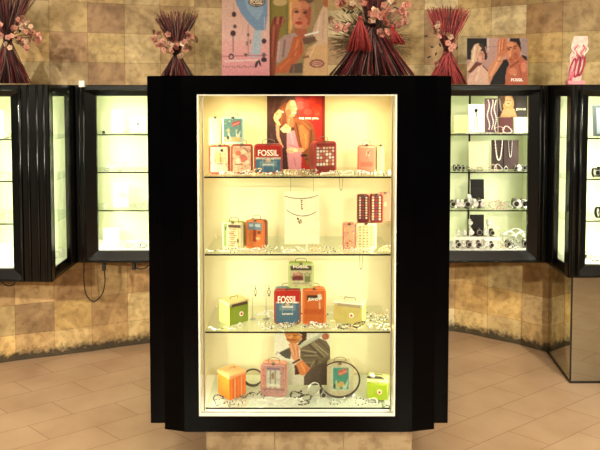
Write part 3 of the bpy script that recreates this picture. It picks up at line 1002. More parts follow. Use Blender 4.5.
e = lambda *a: E(466, 36, 9, *a)
l = lambda *a: Ln(466, 36, 9, *a)
q = lambda pts: sc(466, 36, 9, pts)
sh = [('g', 38, 86, (186, 154, 146), (168, 130, 122)), ('p', q([(9, 20), (188, 20), (188, 215), (9, 215)]), (24, 18, 18)), l(198, 20, 198, 130, 12, (206, 186, 176)), l(190, 100, 280, 95, 6, (150, 116, 112)), ('p', q([(195, 150), (270, 130), (260, 210), (200, 300)]), (178, 142, 136)),
      ('p', q([(50, 130), (78, 78), (112, 66), (150, 98), (124, 140), (104, 200), (78, 262), (22, 335), (6, 300), (44, 222)]), (214, 180, 150)), l(80, 95, 60, 230, 12, (236, 212, 186)), l(108, 90, 92, 190, 8, (186, 144, 116)),
      ('p', q([(108, 76), (150, 66), (186, 130), (194, 195), (168, 176), (142, 112)]), (58, 34, 34)), l(176, 100, 186, 150, 6, (196, 160, 150)),
      e(138, 186, 30, 52, (200, 144, 122)), e(124, 205, 16, 22, (222, 170, 148)), l(126, 160, 150, 162, 5, (96, 54, 46)), e(150, 206, 8, 5, (150, 64, 60)), l(150, 170, 158, 190, 4, (170, 110, 90)),
      ('p', q([(88, 232), (150, 248), (120, 272), (40, 335), (14, 326), (60, 270)]), (104, 54, 46)),
      ('p', q([(0, 450), (28, 352), (108, 272), (150, 262), (200, 322), (222, 450)]), (212, 174, 154)), l(120, 290, 90, 400, 14, (228, 196, 178)), l(152, 268, 196, 318, 10, (110, 48, 44)), l(60, 370, 110, 330, 6, (180, 136, 118)),
      ('p', q([(490, 20), (552, 20), (552, 190), (500, 150)]), (156, 134, 132)),
      ('p', q([(330, 218), (372, 206), (392, 262), (356, 350), (352, 450), (205, 450), (250, 352)]), (16, 14, 16)),
      ('p', q([(276, 180), (345, 184), (325, 240), (245, 362), (205, 440), (196, 330), (210, 280), (258, 214)]), (200, 136, 98)), l(300, 200, 220, 360, 18, (220, 160, 120)), l(280, 225, 320, 232, 7, (140, 92, 72)),
      ('p', q([(284, 44), (306, 20), (372, 22), (366, 80), (346, 186), (280, 182)]), (192, 116, 80)), l(306, 40, 296, 150, 9, (226, 158, 116)), l(330, 30, 320, 120, 9, (222, 150, 108)), l(318, 40, 308, 140, 4, (132, 70, 48)), l(344, 34, 336, 130, 5, (128, 66, 46)),
      ('p', q([(366, 62), (400, 44), (445, 50), (484, 92), (488, 180), (452, 232), (402, 252), (372, 224), (350, 130)]), (186, 112, 76)), e(400, 82, 34, 24, (212, 142, 100)), e(382, 170, 16, 40, (206, 134, 96)), l(402, 118, 396, 186, 15, (220, 150, 108)), l(412, 190, 392, 196, 7, (150, 80, 56)),
      l(374, 112, 408, 100, 9, (72, 40, 30)), l(428, 96, 462, 88, 9, (72, 40, 30)), e(388, 124, 12, 6, (86, 50, 40)), e(440, 112, 12, 6, (86, 50, 40)), e(404, 214, 27, 6, (140, 66, 54)), e(448, 180, 24, 34, (166, 92, 64)), e(410, 236, 24, 8, (160, 92, 64)),
      ('p', q([(396, 20), (482, 20), (492, 60), (498, 156), (484, 110), (450, 58), (392, 46)]), (26, 18, 18)), ('p', q([(498, 166), (548, 186), (552, 226), (508, 204)]), (28, 22, 22)),
      ('p', q([(388, 258), (450, 232), (492, 178), (548, 234), (556, 450), (350, 450), (364, 300)]), (180, 100, 72)), l(470, 230, 400, 280, 18, (140, 70, 52)), e(420, 320, 40, 34, (200, 124, 92)), e(520, 280, 26, 50, (204, 128, 98)), l(480, 260, 500, 400, 12, (156, 82, 62)), e(440, 350, 14, 5, (220, 170, 150))]
zt2 = ZT
c, loc, kk = stand_print('poster', 'wide poster of a blonde woman and a bare-chested man on a wall showcase', 'poster', 467, 38, 527.5, 85, YC + .06, ZT, (190, 160, 150), sh, 3, dens=2.6)
lettering('FOSSIL', kk * 12, kk * 3, mat('ink_white', (250, 246, 240)), c, loc(517, 80))

# pink curly paper sign
c = thing('paper_sign', 'small curled pink and white paper sign on the corner showcase', 'sign', (at(575, 82, YFR + .08).x, YFR + .08, ZT), (0, 0, 0))
bm = bmesh.new()
prism(bm, [(-.043, 0), (.043, 0), (.046, .02), (-.046, .02)], -.02, .02, bev=.003)
obj('stand', bm, mat('pink_paper', (232, 150, 158), .6), c)
bm = bmesh.new()
out = []
for z in [i / 14 for i in range(15)]:
    out.append((-.04 + z * .030 + .004 * math.sin(z * 21), z))
out2 = []
for z in [i / 14 for i in range(15)]:
    out2.append((.028 + z * .040 + .005 * math.sin(z * 17), z))
H_ = at(575, 36, YFR + .08).z - ZT - .02
prism(bm, [(x, .02 + z * H_) for x, z in out2] + [(x, .02 + z * H_) for x, z in reversed(out)], .004, .008)
obj('backing_card', bm, mat('white_pink_paper', (236, 206, 196), .6, var=.2, scale=60), c)
for i, (x, z) in enumerate(((-.010, .085), (.014, .092), (.036, .100))):
    bm = bmesh.new()
    pts = []
    for a in range(24):
        A = 2 * PI * a / 24
        ux, uz = .0115 * math.cos(A), .052 * math.sin(A)
        pts.append((x - .004 + ux + uz * .22, -.004, z + uz))
    tube(bm, pts, .0042, 6, True)
    obj('paper_loop', bm, mat('magenta_paper', (168, 32, 74), .5), c)
for i in range(5):
    bm = bmesh.new()
    x0_ = -.012 + i * .016
    pts = [(x0_ + .010 * math.sin(a * .9 + i), -.003 - .002 * (a % 2), .145 + a * .009) for a in range(8)]
    tube(bm, pts, .004, 6)
    obj('paper_curl', bm, mat('rose_paper', (222, 120, 138), .5) if i % 2 else mat('white_paper', (246, 236, 226), .5), c)
for x, z1 in ((-.034, .10), (-.024, .07), (-.040, .05)):
    bm = bmesh.new()
    tube(bm, [(x, -.006, .018), (x + .004, -.008, z1 * .6), (x + .014, -.006, z1)], .005, 6)
    obj('paper_curl', bm, mat('rose_paper', (222, 120, 138), .5), c)

# ================================================================== DRIED ARRANGEMENTS
M_RED = [mat('reed_red', (128, 44, 48), .6, var=.3, scale=40), mat('reed_dark', (58, 22, 24), .6, var=.3, scale=40), mat('reed_rose', (192, 84, 84), .6, var=.2, scale=40), mat('reed_grey', (120, 92, 84), .6)]
M_PETAL = mat('petal_peach', (240, 184, 166), .6, var=.12, scale=50)
M_PETAL2 = mat('petal_cream', (246, 214, 186), .6, var=.15, scale=50)
M_CENTRE = mat('flower_centre', (110, 40, 30), .7)
M_TWIG = mat('twig', (52, 32, 24), .7)
M_TASS = mat('red_tassel', (160, 54, 54), .7, var=.35, scale=120)
M_LEAF = mat('dark_leaf', (40, 40, 26), .6)
M_RIB = mat('raffia_binding', (90, 30, 34), .7)


def flower_mesh():
    bm = bmesh.new()
    for k in range(5):
        a = 2 * PI * k / 5
        d = Vector((math.cos(a), 0, math.sin(a)))
        s = Vector((-math.sin(a), 0, math.cos(a)))
        ctr = d * .009
        V = []
        for t in range(10):
            b = 2 * PI * t / 10
            p = ctr + d * (.0095 * math.cos(b)) + s * (.0085 * math.sin(b))
            p.y = -.003 - 0.30 * max(0, p.length - .006)
            V.append(bm.verts.new(p))
        c0 = bm.verts.new(ctr + Vector((0, .001, 0)))
        for t in range(10):
            f = bm.faces.new((V[t], V[(t + 1) % 10], c0)); f.smooth = True
    bmesh.ops.solidify(bm, geom=list(bm.faces), thickness=.0008)
    sphere(bm, (0, -.004, 0), .0024, 8, 6, 1)
    return bm


fl1 = obj('blossom', flower_mesh(), [M_PETAL, M_CENTRE]); fl2 = obj('blossom', flower_mesh(), [M_PETAL2, M_CENTRE])
flmesh = [fl1.data, fl2.data]
bpy.data.objects.remove(fl1); bpy.data.objects.remove(fl2)


def sheaf(label, px, Y, zb, z_waist, z_top, rb, rt, n, palette, blossoms, flat=.55, tassels=(), seed=1, r_st=.0024, leaves=(), grass=0):
    x = at(px, 60, Y).x
    c = thing('dried_flower_sheaf', label, 'dried flower arrangement', (x, Y, zb))
    rr = random.Random(seed)
    hw, ht = z_waist - zb, z_top - zb
    mats = [M_RED[i] for i in palette]
    bm = bmesh.new()
    for i in range(n):
        a = rr.uniform(0, 2 * PI)
        rad = math.sqrt(rr.uniform(0.05, 1))
        b0 = Vector((rb * rad * math.cos(a), rb * flat * rad * math.sin(a), .007))
        j = rr.uniform(-.3, .3)
        wpt = Vector((rr.uniform(-.014, .014), rr.uniform(-.012, .012), hw + rr.uniform(-.01, .01)))
        tz = ht * rr.uniform(.86, 1.0)
        top = Vector((-rt * rad * math.cos(a + j), -rt * flat * rad * math.sin(a + j), tz))
        tube(bm, [b0, wpt, wpt.lerp(top, .5) + Vector((rr.uniform(-.004, .004), 0, 0)), top], [r_st, r_st, r_st * .9, r_st * .5], 5, mi=rr.randrange(len(mats)))
    o = obj('reeds', bm, mats, c)
    if grass:
        bm = bmesh.new()
        for i in range(grass):
            a = rr.uniform(-1.75, 1.75); ln = rr.uniform(.10, .205)
            p0 = Vector((rr.uniform(-.02, .02), .03 + rr.uniform(0, .05), hw * .62 + rr.uniform(-.03, .03)))
            d = Vector((math.sin(a), rr.uniform(-.15, .25), math.cos(a)))
            p1 = p0 + d * ln * .6; p2 = p0 + d * ln + Vector((rr.uniform(-.02, .02), rr.uniform(-.01, .02), rr.uniform(-.03, .01)))
            p1.z = max(p1.z, .004); p2.z = max(p2.z, .004)
            tube(bm, [p0, p1, p2], [.0016, .0013, .0007], 4)
        obj('dried_grass', bm, mat('dried_grass', (112, 92, 60), .8, var=.4, scale=60), c)
    bm = bmesh.new()
    for t in range(3):
        tube(bm, circle_pts((0, 0, hw - .006 + t * .006), .020, 'XY', 16, .85), .0035, 6, True)
    obj('binding', bm, M_RIB, c)
    # blossoms on twigs
    blossoms = list(blossoms) + [(bx + rr.uniform(-4, 4), by + rr.uniform(-4, 4)) for bx, by in blossoms]
    bm = bmesh.new()
    for i, (bx, by) in enumerate(blossoms):
        p = at(bx, by, Y - rb * flat * .7 - .01)
        tgt = Vector((p.x - x, -rb * flat * .7 - .02 - rr.uniform(0, .02), p.z - zb))
        st = Vector((rr.uniform(-.01, .01), -.018, hw + rr.uniform(-.02, .02)))
        mid = st.lerp(tgt, .5) + Vector((rr.uniform(-.01, .01), -.01, rr.uniform(-.005, .012)))
        tube(bm, [st, mid, tgt], .0011, 5)
        f = bpy.data.objects.new('blossom', flmesh[i % 3 == 0])
        COL.objects.link(f)
        f.parent = c
        f.location = tgt + Vector((0, -.002, 0))
        f.rotation_euler = (rr.uniform(-.5, .5), rr.uniform(0, 6), rr.uniform(-.6, .6))
        f.scale = [rr.uniform(.7, .98)] * 3
    obj('twigs', bm, M_TWIG, c)
    for (lx, ly) in leaves:
        p = at(lx, ly, Y - rb * flat * .7)
        bm = bmesh.new()
        sphere(bm, (0, 0, 0), .011, 8, 6, 0, (1, .18, .45))
        obj('leaf', bm, M_LEAF, c, (p.x - x, -rb * flat * .7, p.z - zb), (0, rr.uniform(0, 3), 0))
    for (tx, ty0, ty1, tw, m) in tassels:
        a, b = at(tx[0], ty0, Y - rb * flat - .01), at(tx[1], ty1, Y - rb * flat - .01)
        bm = bmesh.new()
        p0 = Vector((a.x - x, -rb * flat - .012, a.z - zb)); 
        for i in range(90):
            u = rr.uniform(-1, 1); v = rr.uniform(-1, 1)
            e_ = Vector((b.x - x + u * tw, -rb * flat - .012 + v * .025, b.z - zb + rr.uniform(-.006, .01) - .006 * abs(u)))
            mid = p0.lerp(e_, .45) + Vector((u * tw * .12, v * .004, 0))
            tube(bm, [p0 + Vector((u * .004, v * .004, 0)), mid, e_], .0018, 4)
        sphere(bm, p0 + Vector((0, 0, .004)), .010, 8, 6)
        obj('tassel', bm, m, c)
    return c


zpx = lambda py, Y: at(300, py, Y).z
Yb = 3.50
sheaf('sheaf of red reeds with peach blossoms, cut by the frame, on the jutting wall showcase', 8, 3.30, ZT, zpx(40, 3.30), zpx(-14, 3.30), .125, .16, 210, (0, 1, 1, 3), [(24, 26), (28, 32), (17, 28), (31, 41), (35, 33), (22, 38), (12, 48), (28, 50), (38, 38), (25, 44), (2, 28), (4, 36), (33, 27), (41, 43), (20, 20), (29, 22), (14, 36), (40, 35)], .5, seed=3, leaves=[(30, 37), (20, 31), (24, 47)])
sheaf('brown-red reed sheaf with peach blossoms beside the pink jewellery poster', 177, Yb, ZT, zpx(53, Yb), zpx(10, Yb), .125, .13, 200, (0, 1, 1, 3), [(157, 36), (163, 41), (169, 35), (170, 44), (160, 33), (178, 48), (183, 44), (173, 51), (188, 50), (180, 57), (166, 52), (189, 34), (194, 40), (162, 46), (186, 42), (191, 48), (177, 43), (157, 42)], .5, seed=5, leaves=[(172, 46), (197, 41), (165, 49)],)
sheaf('rose-red reed sheaf with few pale blossoms beside the blonde and man poster', 447.5, Yb, ZT, zpx(50, Yb), zpx(6, Yb), .12, .13, 260, (0, 2, 2, 0, 1), [(437, 24), (433, 28), (440, 33), (447, 35), (439, 37), (447, 43), (434, 32), (436, 64), (450, 49)], .5, seed=8, leaves=[(426, 36), (432, 47), (457, 48), (429, 57), (440, 45), (436, 54)])
YG = 2.70
sheaf('large dark red reed sheaf with red tassel on top of the centre showcase', 372, YG, Ztop, zpx(24, YG), zpx(-70, YG), .185, .17, 240, (0, 1, 1, 1, 3, 0),
      [(333, 24), (339, 27), (345, 30), (331, 20), (337, 3), (344, 1), (352, 4), (361, 3), (370, 14), (376, 12), (383, 6), (388, 10), (392, 16), (398, 13), (405, 15), (390, 2), (380, 32), (386, 33), (392, 29), (396, 24), (407, 5), (372, 20), (378, 18), (384, 14), (364, -2), (402, 19), (385, 22)], .45, tassels=[((360, 359), 19, 50, .056, M_TASS), ((392, 398), 28, 43, .03, M_TASS)], seed=11, r_st=.0032, grass=420,
      leaves=[(348, 12), (344, 10), (366, 22), (381, 25), (377, 22), (389, 20), (360, 14), (352, 12), (396, 8), (385, 27)])

# ================================================================== TINS
M_INK = mat('ink_dark', (60, 40, 30), .5)
M_TEXTW = mat('ink_bone', (246, 236, 214), .5)
WIRE = mat('handle_wire', (120, 112, 96), .3, 1.0)


def tin(label, px0, px1, ytop, zbase, Y, rim, body, art_bg, art, depth=.05, rot=0, handle=True, text=None, seed=1, lean=0, bgtop=None, group='decorated tins in the centre showcase', name='decorated_tin'):
    """A round-cornered tin: body, front cover with its rim, printed artwork, wire handle."""
    xa, xb = at(px0, 255, Y).x, at(px1, 255, Y).x
    kx = 2.0 * 0
    w = (xb - xa)
    w = (at(px1, (ytop + ytop) / 2 + 14, Y).x - at(px0, (ytop + ytop) / 2 + 14, Y).x)
    xc = (at(px1, ytop + 14, Y).x + at(px0, ytop + 14, Y).x) / 2
    w = w / math.cos(R(rot)) if rot else w
    h = at(px0, ytop, Y).z - zbase
    c = thing(name, label, 'tin', (xc, Y + depth / 2, zbase + .001), (R(-lean), 0, R(rot)), group)
    r = min(w, h) * .14
    bm = bmesh.new()
    prism(bm, rrect(w * .97, h * .97, r, 5, h * .005), -depth / 2 + .006, depth / 2, bev=.0015)
    obj('body', bm, body, c)
    bm = bmesh.new()
    prism(bm, rrect(w, h, r, 5), -depth / 2, -depth / 2 + .007, bev=.0015)
    obj('front_cover', bm, rim, c)
    ins = min(.0075, w * .085)
    pw, ph = w - 2 * ins, h - 2 * ins
    painting('artwork', 0, 0, 100, 100 * ph / pw, pw, ph, art_bg, art, .0012, c, (0, -depth / 2 - .0012, ins), dens=.42, seed=seed, speck=.14, ink=.64, blur=1 if w > .06 else 0)
    if handle:
        bm = bmesh.new()
        tube(bm, [(-w * .22, -.002, h - .001), (-w * .2, -.002, h + .012), (-w * .08, -.002, h + .017), (w * .08, -.002, h + .017), (w * .2, -.002, h + .012), (w * .22, -.002, h - .001)], .0016, 6)
        obj('handle', bm, WIRE, c)
    bm = bmesh.new()
    bbox(bm, -.006, .006, -depth / 2 - .003, -depth / 2 + .008, h - .006, h + .003, .001)
    obj('latch', bm, WIRE, c)
    return c, w, h, depth


def label_text(c, txt, w, h, zc, m, depth, xo=0):
    lettering(txt, w, h, m, c, (xo, -depth / 2 - .0028, zc))


z1, z2, z3, z4 = SHZ
YT = 2.60
rc = lambda *c: c


M_RIMRED = mat('tin_red', (160, 56, 44), .35, .3); M_RIMCREAM = mat('tin_cream', (226, 214, 170), .35, .2)
M_RIMTEAL = mat('tin_mint', (170, 214, 196), .35, .2); M_RIMPINK = mat('tin_pink', (222, 128, 104), .35, .2)
M_TINLEM = mat('tin_lemon', (236, 228, 150), .35, .2); M_TINGREEN = mat('tin_green', (150, 170, 66), .35, .2)
M_TINORANGE = mat('tin_orange', (222, 110, 40), .35, .2); M_TINMAROON = mat('tin_maroon', (118, 34, 30), .35, .2)
M_TINGREY = mat('tin_taupe', (176, 164, 128), .35, .2); M_TINLIME = mat('tin_lime', (186, 204, 60), .35, .2); M_TINOLIVE = mat('tin_olive', (128, 150, 30), .35, .2)
M_TINROSE = mat('tin_rose', (184, 122, 112), .35, .2)

def busy(n, cols, seed, smin=4, smax=14, hmax=100):
    r_ = random.Random(seed)
    out = []
    for _ in range(n):
        x, y = r_.uniform(0, 100), r_.uniform(0, hmax)
        w, h = r_.uniform(smin, smax), r_.uniform(smin, smax)
        out.append(('r', x - w / 2, y - h / 2, x + w / 2, y + h / 2, cols[r_.randrange(len(cols))]))
    return out


# --- top shelf
hA = at(220, 146, YT).z
tin('cream picture tin with red rim under the pale cream box on the top shelf', 209, 229.5, 145.5, z1, YT, M_RIMRED, M_RIMRED, (222, 204, 156),
    busy(46, [(196, 170, 110), (170, 130, 90), (236, 224, 180), (206, 150, 120), (140, 120, 80)], 31, 3, 11, 130) + [('r', 0, 0, 100, 16, (206, 190, 150)), ('p', [(20, 90), (36, 40), (50, 30), (64, 44), (80, 90)], (190, 176, 110)), ('r', 44, 60, 78, 108, (190, 160, 110)), ('e', 66, 20, 10, 9, (40, 34, 30)), ('r', 12, 92, 88, 128, (232, 180, 150)), ('l', 30, 30, 26, 100, 4, (150, 110, 70)), ('l', 56, 34, 60, 100, 4, (120, 100, 60)), ('r', 36, 96, 72, 102, (90, 70, 50)), ('e', 18, 40, 8, 14, (230, 220, 150))], seed=2)
hB = at(240, 144.5, YT).z
tin('pink picture tin with dark red rim under the teal tin on the top shelf', 231, 252.5, 144.5, z1, YT, M_RIMRED, M_RIMRED, (228, 190, 150),
    busy(46, [(216, 130, 100), (190, 110, 100), (240, 220, 176), (150, 110, 100), (232, 170, 110)], 32, 3, 11, 130) + [('r', 8, 8, 92, 40, (222, 160, 130)), ('e', 30, 40, 16, 14, (216, 120, 90)), ('e', 62, 30, 18, 12, (240, 214, 170)), ('e', 58, 70, 24, 20, (222, 120, 100)), ('l', 60, 10, 84, 30, 5, (120, 90, 80)), ('e', 30, 84, 14, 20, (240, 220, 180)), ('r', 10, 100, 50, 106, (170, 90, 80)), ('l', 40, 50, 70, 56, 6, (170, 110, 90)), ('e', 80, 90, 12, 10, (238, 224, 190))], seed=3)
ht1 = max(hA, hB) + .002
c, w, h, d = tin('teal picture tin with red banner stacked on the pink picture tin', 222, 243.5, 117.5, ht1, YT + .004, M_RIMTEAL, M_RIMCREAM, (112, 150, 140),
    busy(46, [(90, 130, 126), (140, 176, 160), (200, 200, 160), (100, 120, 110)], 33, 3, 11, 130) + [('r', 0, 100, 100, 140, (206, 190, 150)), ('p', [(46, 22), (88, 8), (92, 28), (50, 42)], (206, 62, 58)), ('l', 54, 32, 86, 20, 5, (236, 190, 180)), ('p', [(18, 118), (26, 60), (34, 88), (44, 120)], (230, 220, 180)), ('e', 26, 64, 8, 12, (210, 190, 130)), ('p', [(66, 60), (78, 90), (96, 60), (86, 110), (70, 110)], (224, 224, 190)), ('e', 24, 104, 7, 12, (70, 66, 60)), ('e', 70, 112, 20, 10, (230, 190, 110))], seed=4)
c, w, h, d = tin('plain pale cream tin stacked on the red-rimmed cream picture tin', 209, 221, 117.5, hA + .002, YT + .006, M_TINLEM, M_TINLEM, (238, 232, 170),
    [('l', 30, 40, 30, 160, 3, (224, 216, 150)), ('e', 60, 60, 12, 20, (246, 240, 190))], seed=5, handle=False)


def fossil_tin(label, px0, px1, yt, zb, Y, seed):
    c, w, h, d = tin(label, px0, px1, yt, zb, Y, M_RIMRED, mat('tin_steel_blue', (84, 118, 138), .35, .2), (78, 118, 140),
        [('r', 0, 0, 100, 50, (198, 44, 30)), ('r', 0, 48, 100, 54, (232, 222, 200)), ('r', 30, 50, 70, 56, (60, 60, 66)), ('r', 16, 62, 84, 84, (124, 156, 164)), ('e', 50, 60, 10, 8, (220, 190, 150)), ('l', 30, 72, 70, 72, 3, (220, 216, 200)), ('l', 28, 54, 28, 100, 3, (180, 190, 190)), ('l', 72, 54, 72, 100, 3, (180, 190, 190))], seed=seed)
    label_text(c, 'FOSSIL', w * .72, h * .20, h * .70, M_TEXTW, d)
    label_text(c, 'WATCHES', w * .4, h * .045, h * .50, M_TEXTW, d)
    label_text(c, 'AUTHENTIC', w * .4, h * .04, h * .30, M_TEXTW, d)
    return c


fossil_tin('red over blue lettered tin beside the red poster on the top shelf', 254, 282.5, 144, z1, YT, 6)

# red poster behind
e = lambda *a: E(265, 94, 9.375, *a)
l = lambda *a: Ln(265, 94, 9.375, *a)
q = lambda pts: sc(265, 94, 9.375, pts)
sh = [('p', q([(10, -20), (290, -20), (290, 800), (10, 800)]), (70, 42, 36)), ('p', q([(280, -20), (600, -20), (600, 800), (300, 800)]), (158, 36, 28)),
      e(330, 120, 46, 44, (184, 66, 62)), e(400, 190, 38, 34, (196, 60, 48)), e(430, 66, 50, 44, (172, 44, 28)), e(485, 150, 44, 46, (186, 48, 24)), e(490, 210, 26, 26, (196, 70, 44)), e(385, 120, 30, 26, (180, 48, 40)), e(380, 40, 40, 26, (140, 32, 28)), l(545, 0, 545, 500, 20, (110, 34, 24)), e(450, 330, 60, 50, (168, 36, 32)), l(300, 170, 330, 330, 26, (86, 52, 40)),
      ('p', q([(55, 60), (110, 12), (255, 14), (296, 60), (262, 70), (206, 90), (180, 150), (196, 232), (150, 330), (60, 330), (42, 150)]), (62, 38, 34)), ('p', q([(130, 140), (200, 84), (196, 160), (210, 250), (196, 330), (132, 330)]), (112, 62, 40)), l(165, 150, 150, 320, 8, (146, 90, 56)), l(100, 60, 70, 200, 14, (84, 52, 44)), l(210, 40, 150, 110, 10, (96, 60, 46)),
      ('p', q([(204, 112), (236, 62), (278, 72), (292, 118), (306, 158), (292, 172), (294, 196), (276, 236), (240, 252), (206, 226), (190, 168)]), (196, 128, 92)), e(262, 104, 24, 38, (226, 176, 138)), e(222, 192, 22, 34, (168, 96, 66)), e(284, 156, 14, 10, (232, 184, 146)), e(262, 200, 16, 22, (206, 142, 104)), l(246, 130, 278, 128, 7, (80, 44, 36)), l(262, 202, 288, 196, 9, (236, 216, 196)), l(262, 212, 286, 208, 6, (150, 52, 44)),
      ('p', q([(204, 236), (268, 250), (272, 350), (206, 350)]), (176, 104, 70)), l(225, 260, 222, 330, 12, (204, 134, 96)),
      ('p', q([(80, 250), (92, 206), (130, 164), (156, 176), (150, 236), (122, 272), (150, 330), (120, 330), (90, 280)]), (222, 196, 136)), e(112, 210, 12, 14, (160, 124, 76)), e(122, 250, 8, 12, (246, 232, 190)), e(166, 188, 7, 9, (236, 240, 236)), e(100, 250, 8, 8, (150, 112, 70)),
      ('p', q([(10, 330), (100, 330), (140, 420), (205, 560), (215, 800), (10, 800)]), (58, 36, 34)), l(60, 420, 90, 700, 16, (78, 50, 44)),
      ('p', q([(100, 320), (132, 320), (134, 440), (160, 520), (180, 560), (160, 560), (110, 460)]), (206, 150, 122)),
      ('p', q([(205, 380), (275, 385), (312, 545), (345, 620), (335, 800), (222, 800), (205, 600)]), (196, 134, 150)), l(240, 400, 262, 520, 10, (214, 160, 172)), l(225, 530, 300, 560, 7, (140, 84, 100)), l(270, 660, 290, 760, 12, (176, 112, 132)),
      ('p', q([(142, 366), (196, 312), (246, 356), (232, 402), (170, 402)]), (224, 204, 148)), e(200, 350, 16, 12, (196, 168, 110)), e(176, 380, 14, 10, (240, 226, 180)),
      ('p', q([(270, 250), (330, 250), (400, 270), (452, 330), (474, 450), (490, 690), (400, 760), (350, 620), (310, 500), (276, 390)]), (126, 74, 42)), ('p', q([(316, 330), (352, 320), (410, 400), (406, 560), (366, 600), (330, 500)]), (176, 112, 62)), l(290, 300, 336, 540, 10, (74, 42, 30)), l(436, 380, 424, 590, 12, (80, 46, 32)), l(350, 290, 420, 360, 10, (160, 100, 56)), l(380, 420, 384, 560, 12, (204, 142, 84)),
      e(255, 588, 54, 30, (226, 180, 142)), e(336, 586, 34, 24, (204, 150, 114)), e(286, 590, 20, 20, (240, 204, 168)), l(210, 590, 290, 612, 6, (168, 110, 84)), e(366, 642, 34, 15, (52, 28, 30)), e(390, 680, 20, 12, (90, 50, 50))]
c, loc, kk = stand_print('poster', 'red poster of a laughing woman with long brown hair on the top shelf', 'poster', 267, 95.5, 325, 178, 2.74, z1, (110, 60, 42), sh, 3, dens=2.4, ink=.74)
c.location.z = z1 + .0015
lettering('we met you.', kk * 20, kk * 3, M_TEXTW, c, loc(309, 121.5))

# house tin
win = []
r_ = random.Random(4)
for row in range(6):
    for col_ in range(6):
        cc = ((240, 232, 210), (250, 244, 226), (196, 110, 84), (230, 200, 160))[r_.randrange(4)]
        win.append(('r', 4 + col_ * 16, 18 + row * 16, 4 + col_ * 16 + 11, 18 + row * 16 + 11, cc))
for col_ in range(3):
    win.append(('p', [(6 + col_ * 32, 20), (20 + col_ * 32, 4), (34 + col_ * 32, 20)], (150, 40, 34)))
tin('red tin patterned with rows of pale windows beside the red poster', 312, 334.5, 141.5, z1, YT, M_RIMRED, M_TINMAROON, (132, 44, 34), win, depth=.055, rot=20, seed=7)
tin('pink and peach tin with a standing figure beside a lemon tin on the top shelf', 358, 375.5, 145, z1, YT, M_RIMPINK, M_RIMPINK, (226, 146, 116),
    [('e', 58, 50, 14, 22, (236, 190, 150)), ('l', 60, 40, 50, 90, 4, (150, 90, 70)), ('e', 60, 44, 9, 12, (180, 110, 90)), ('r', 8, 110, 92, 140, (220, 120, 90)), ('r', 0, 0, 100, 10, (206, 196, 150))], seed=8)
tin('lemon tin with a dark wire outline at the shelf end on the top shelf', 376.5, 385, 145.5, z1, YT + .01, mat('tin_dark_rim', (120, 106, 72), .35, .3), M_TINLEM, (238, 226, 140), [('l', 50, 20, 50, 260, 4, (228, 214, 120))], seed=9, handle=False)

# --- second shelf
tin('cream tin printed with dark writing and green side on the second shelf', 223, 244.5, 222.5, z2, YT, M_TINGREY, M_TINGREEN, (210, 196, 146),
    [('r', 4, 4, 96, 20, (84, 56, 48))] + [('r', 28 + (i % 2) * 10, 26 + i * 11, 72 - (i % 3) * 6, 31 + i * 11, (150, 84, 66)) for i in range(9)] + [('r', 0, 0, 18, 130, (134, 150, 84)), ('l', 22, 6, 22, 126, 5, (236, 226, 186)), ('l', 84, 20, 84, 126, 6, (176, 160, 90)), ('r', 8, 16, 16, 34, (50, 40, 30)), ('e', 80, 90, 6, 12, (90, 80, 50))], rot=-12, seed=10)
tin('orange tin with blue label beside the writing-covered tin on the second shelf', 247, 266, 220.5, z2, YT + .004, M_TINORANGE, M_TINMAROON, (218, 120, 60),
    [('r', 4, 4, 96, 50, (110, 130, 140)), ('r', 14, 12, 40, 30, (190, 200, 200)), ('r', 52, 12, 88, 30, (180, 190, 190)), ('r', 40, 50, 60, 120, (150, 60, 30)), ('r', 66, 54, 90, 74, (120, 60, 40)), ('e', 70, 100, 14, 8, (236, 190, 130)), ('r', 0, 50, 12, 140, (226, 150, 90))], rot=-16, seed=11)
M_REDLACE = None
low = tin('cream tin dotted with small dark squares under the maroon pair on the second shelf', 356, 376.5, 223.5, z2, YT, M_RIMCREAM, M_TINGREY, (226, 212, 156),
    [('r', 8 + i * 22, 8 + j * 17, 17 + i * 22, 15 + j * 17, ((90, 80, 56), (200, 120, 80), (120, 130, 90))[(i + 2 * j) % 3]) for i in range(4) for j in range(8)], seed=12, handle=False)
tin('small rose and orange floral tin beside the dotted cream tin on the second shelf', 343, 355.5, 224, z2, YT + .002, M_RIMPINK, M_RIMPINK, (224, 176, 130), busy(22, [(226, 120, 70), (196, 150, 160), (216, 90, 60), (236, 210, 160)], 5, 8, 24, 220), seed=13, handle=False)
hC = at(366, 223.5, YT).z + .002
mar = [('r', 6 + i * 32, 10 + j * 26, 26 + i * 32, 28 + j * 26, ((196, 170, 130), (150, 50, 40), (214, 196, 160), (90, 70, 90))[(i * 3 + j * 2) % 4]) for i in range(3) for j in range(9)]
tin('maroon tin with squares stacked over the rose floral tin, dark twin beside it', 357.5, 369.3, 195, hC, YT, M_TINMAROON, M_TINMAROON, (92, 30, 30), mar, depth=.045, seed=14, handle=False)
tin('maroon tin with squares and salmon side, end of the upper pair on the second shelf', 370.3, 383, 194.5, hC, YT, M_TINMAROON, M_RIMPINK, (110, 30, 28), mar[::-1], depth=.045, seed=15, handle=False)
c, w, h, d = tin('plain salmon tin standing behind the maroon pair on the second shelf', 380, 390.5, 193, hC, YT + .035, M_RIMPINK, M_RIMPINK, (230, 140, 108), [('e', 50, 120, 20, 30, (240, 170, 140))], depth=.04, seed=16, handle=False)

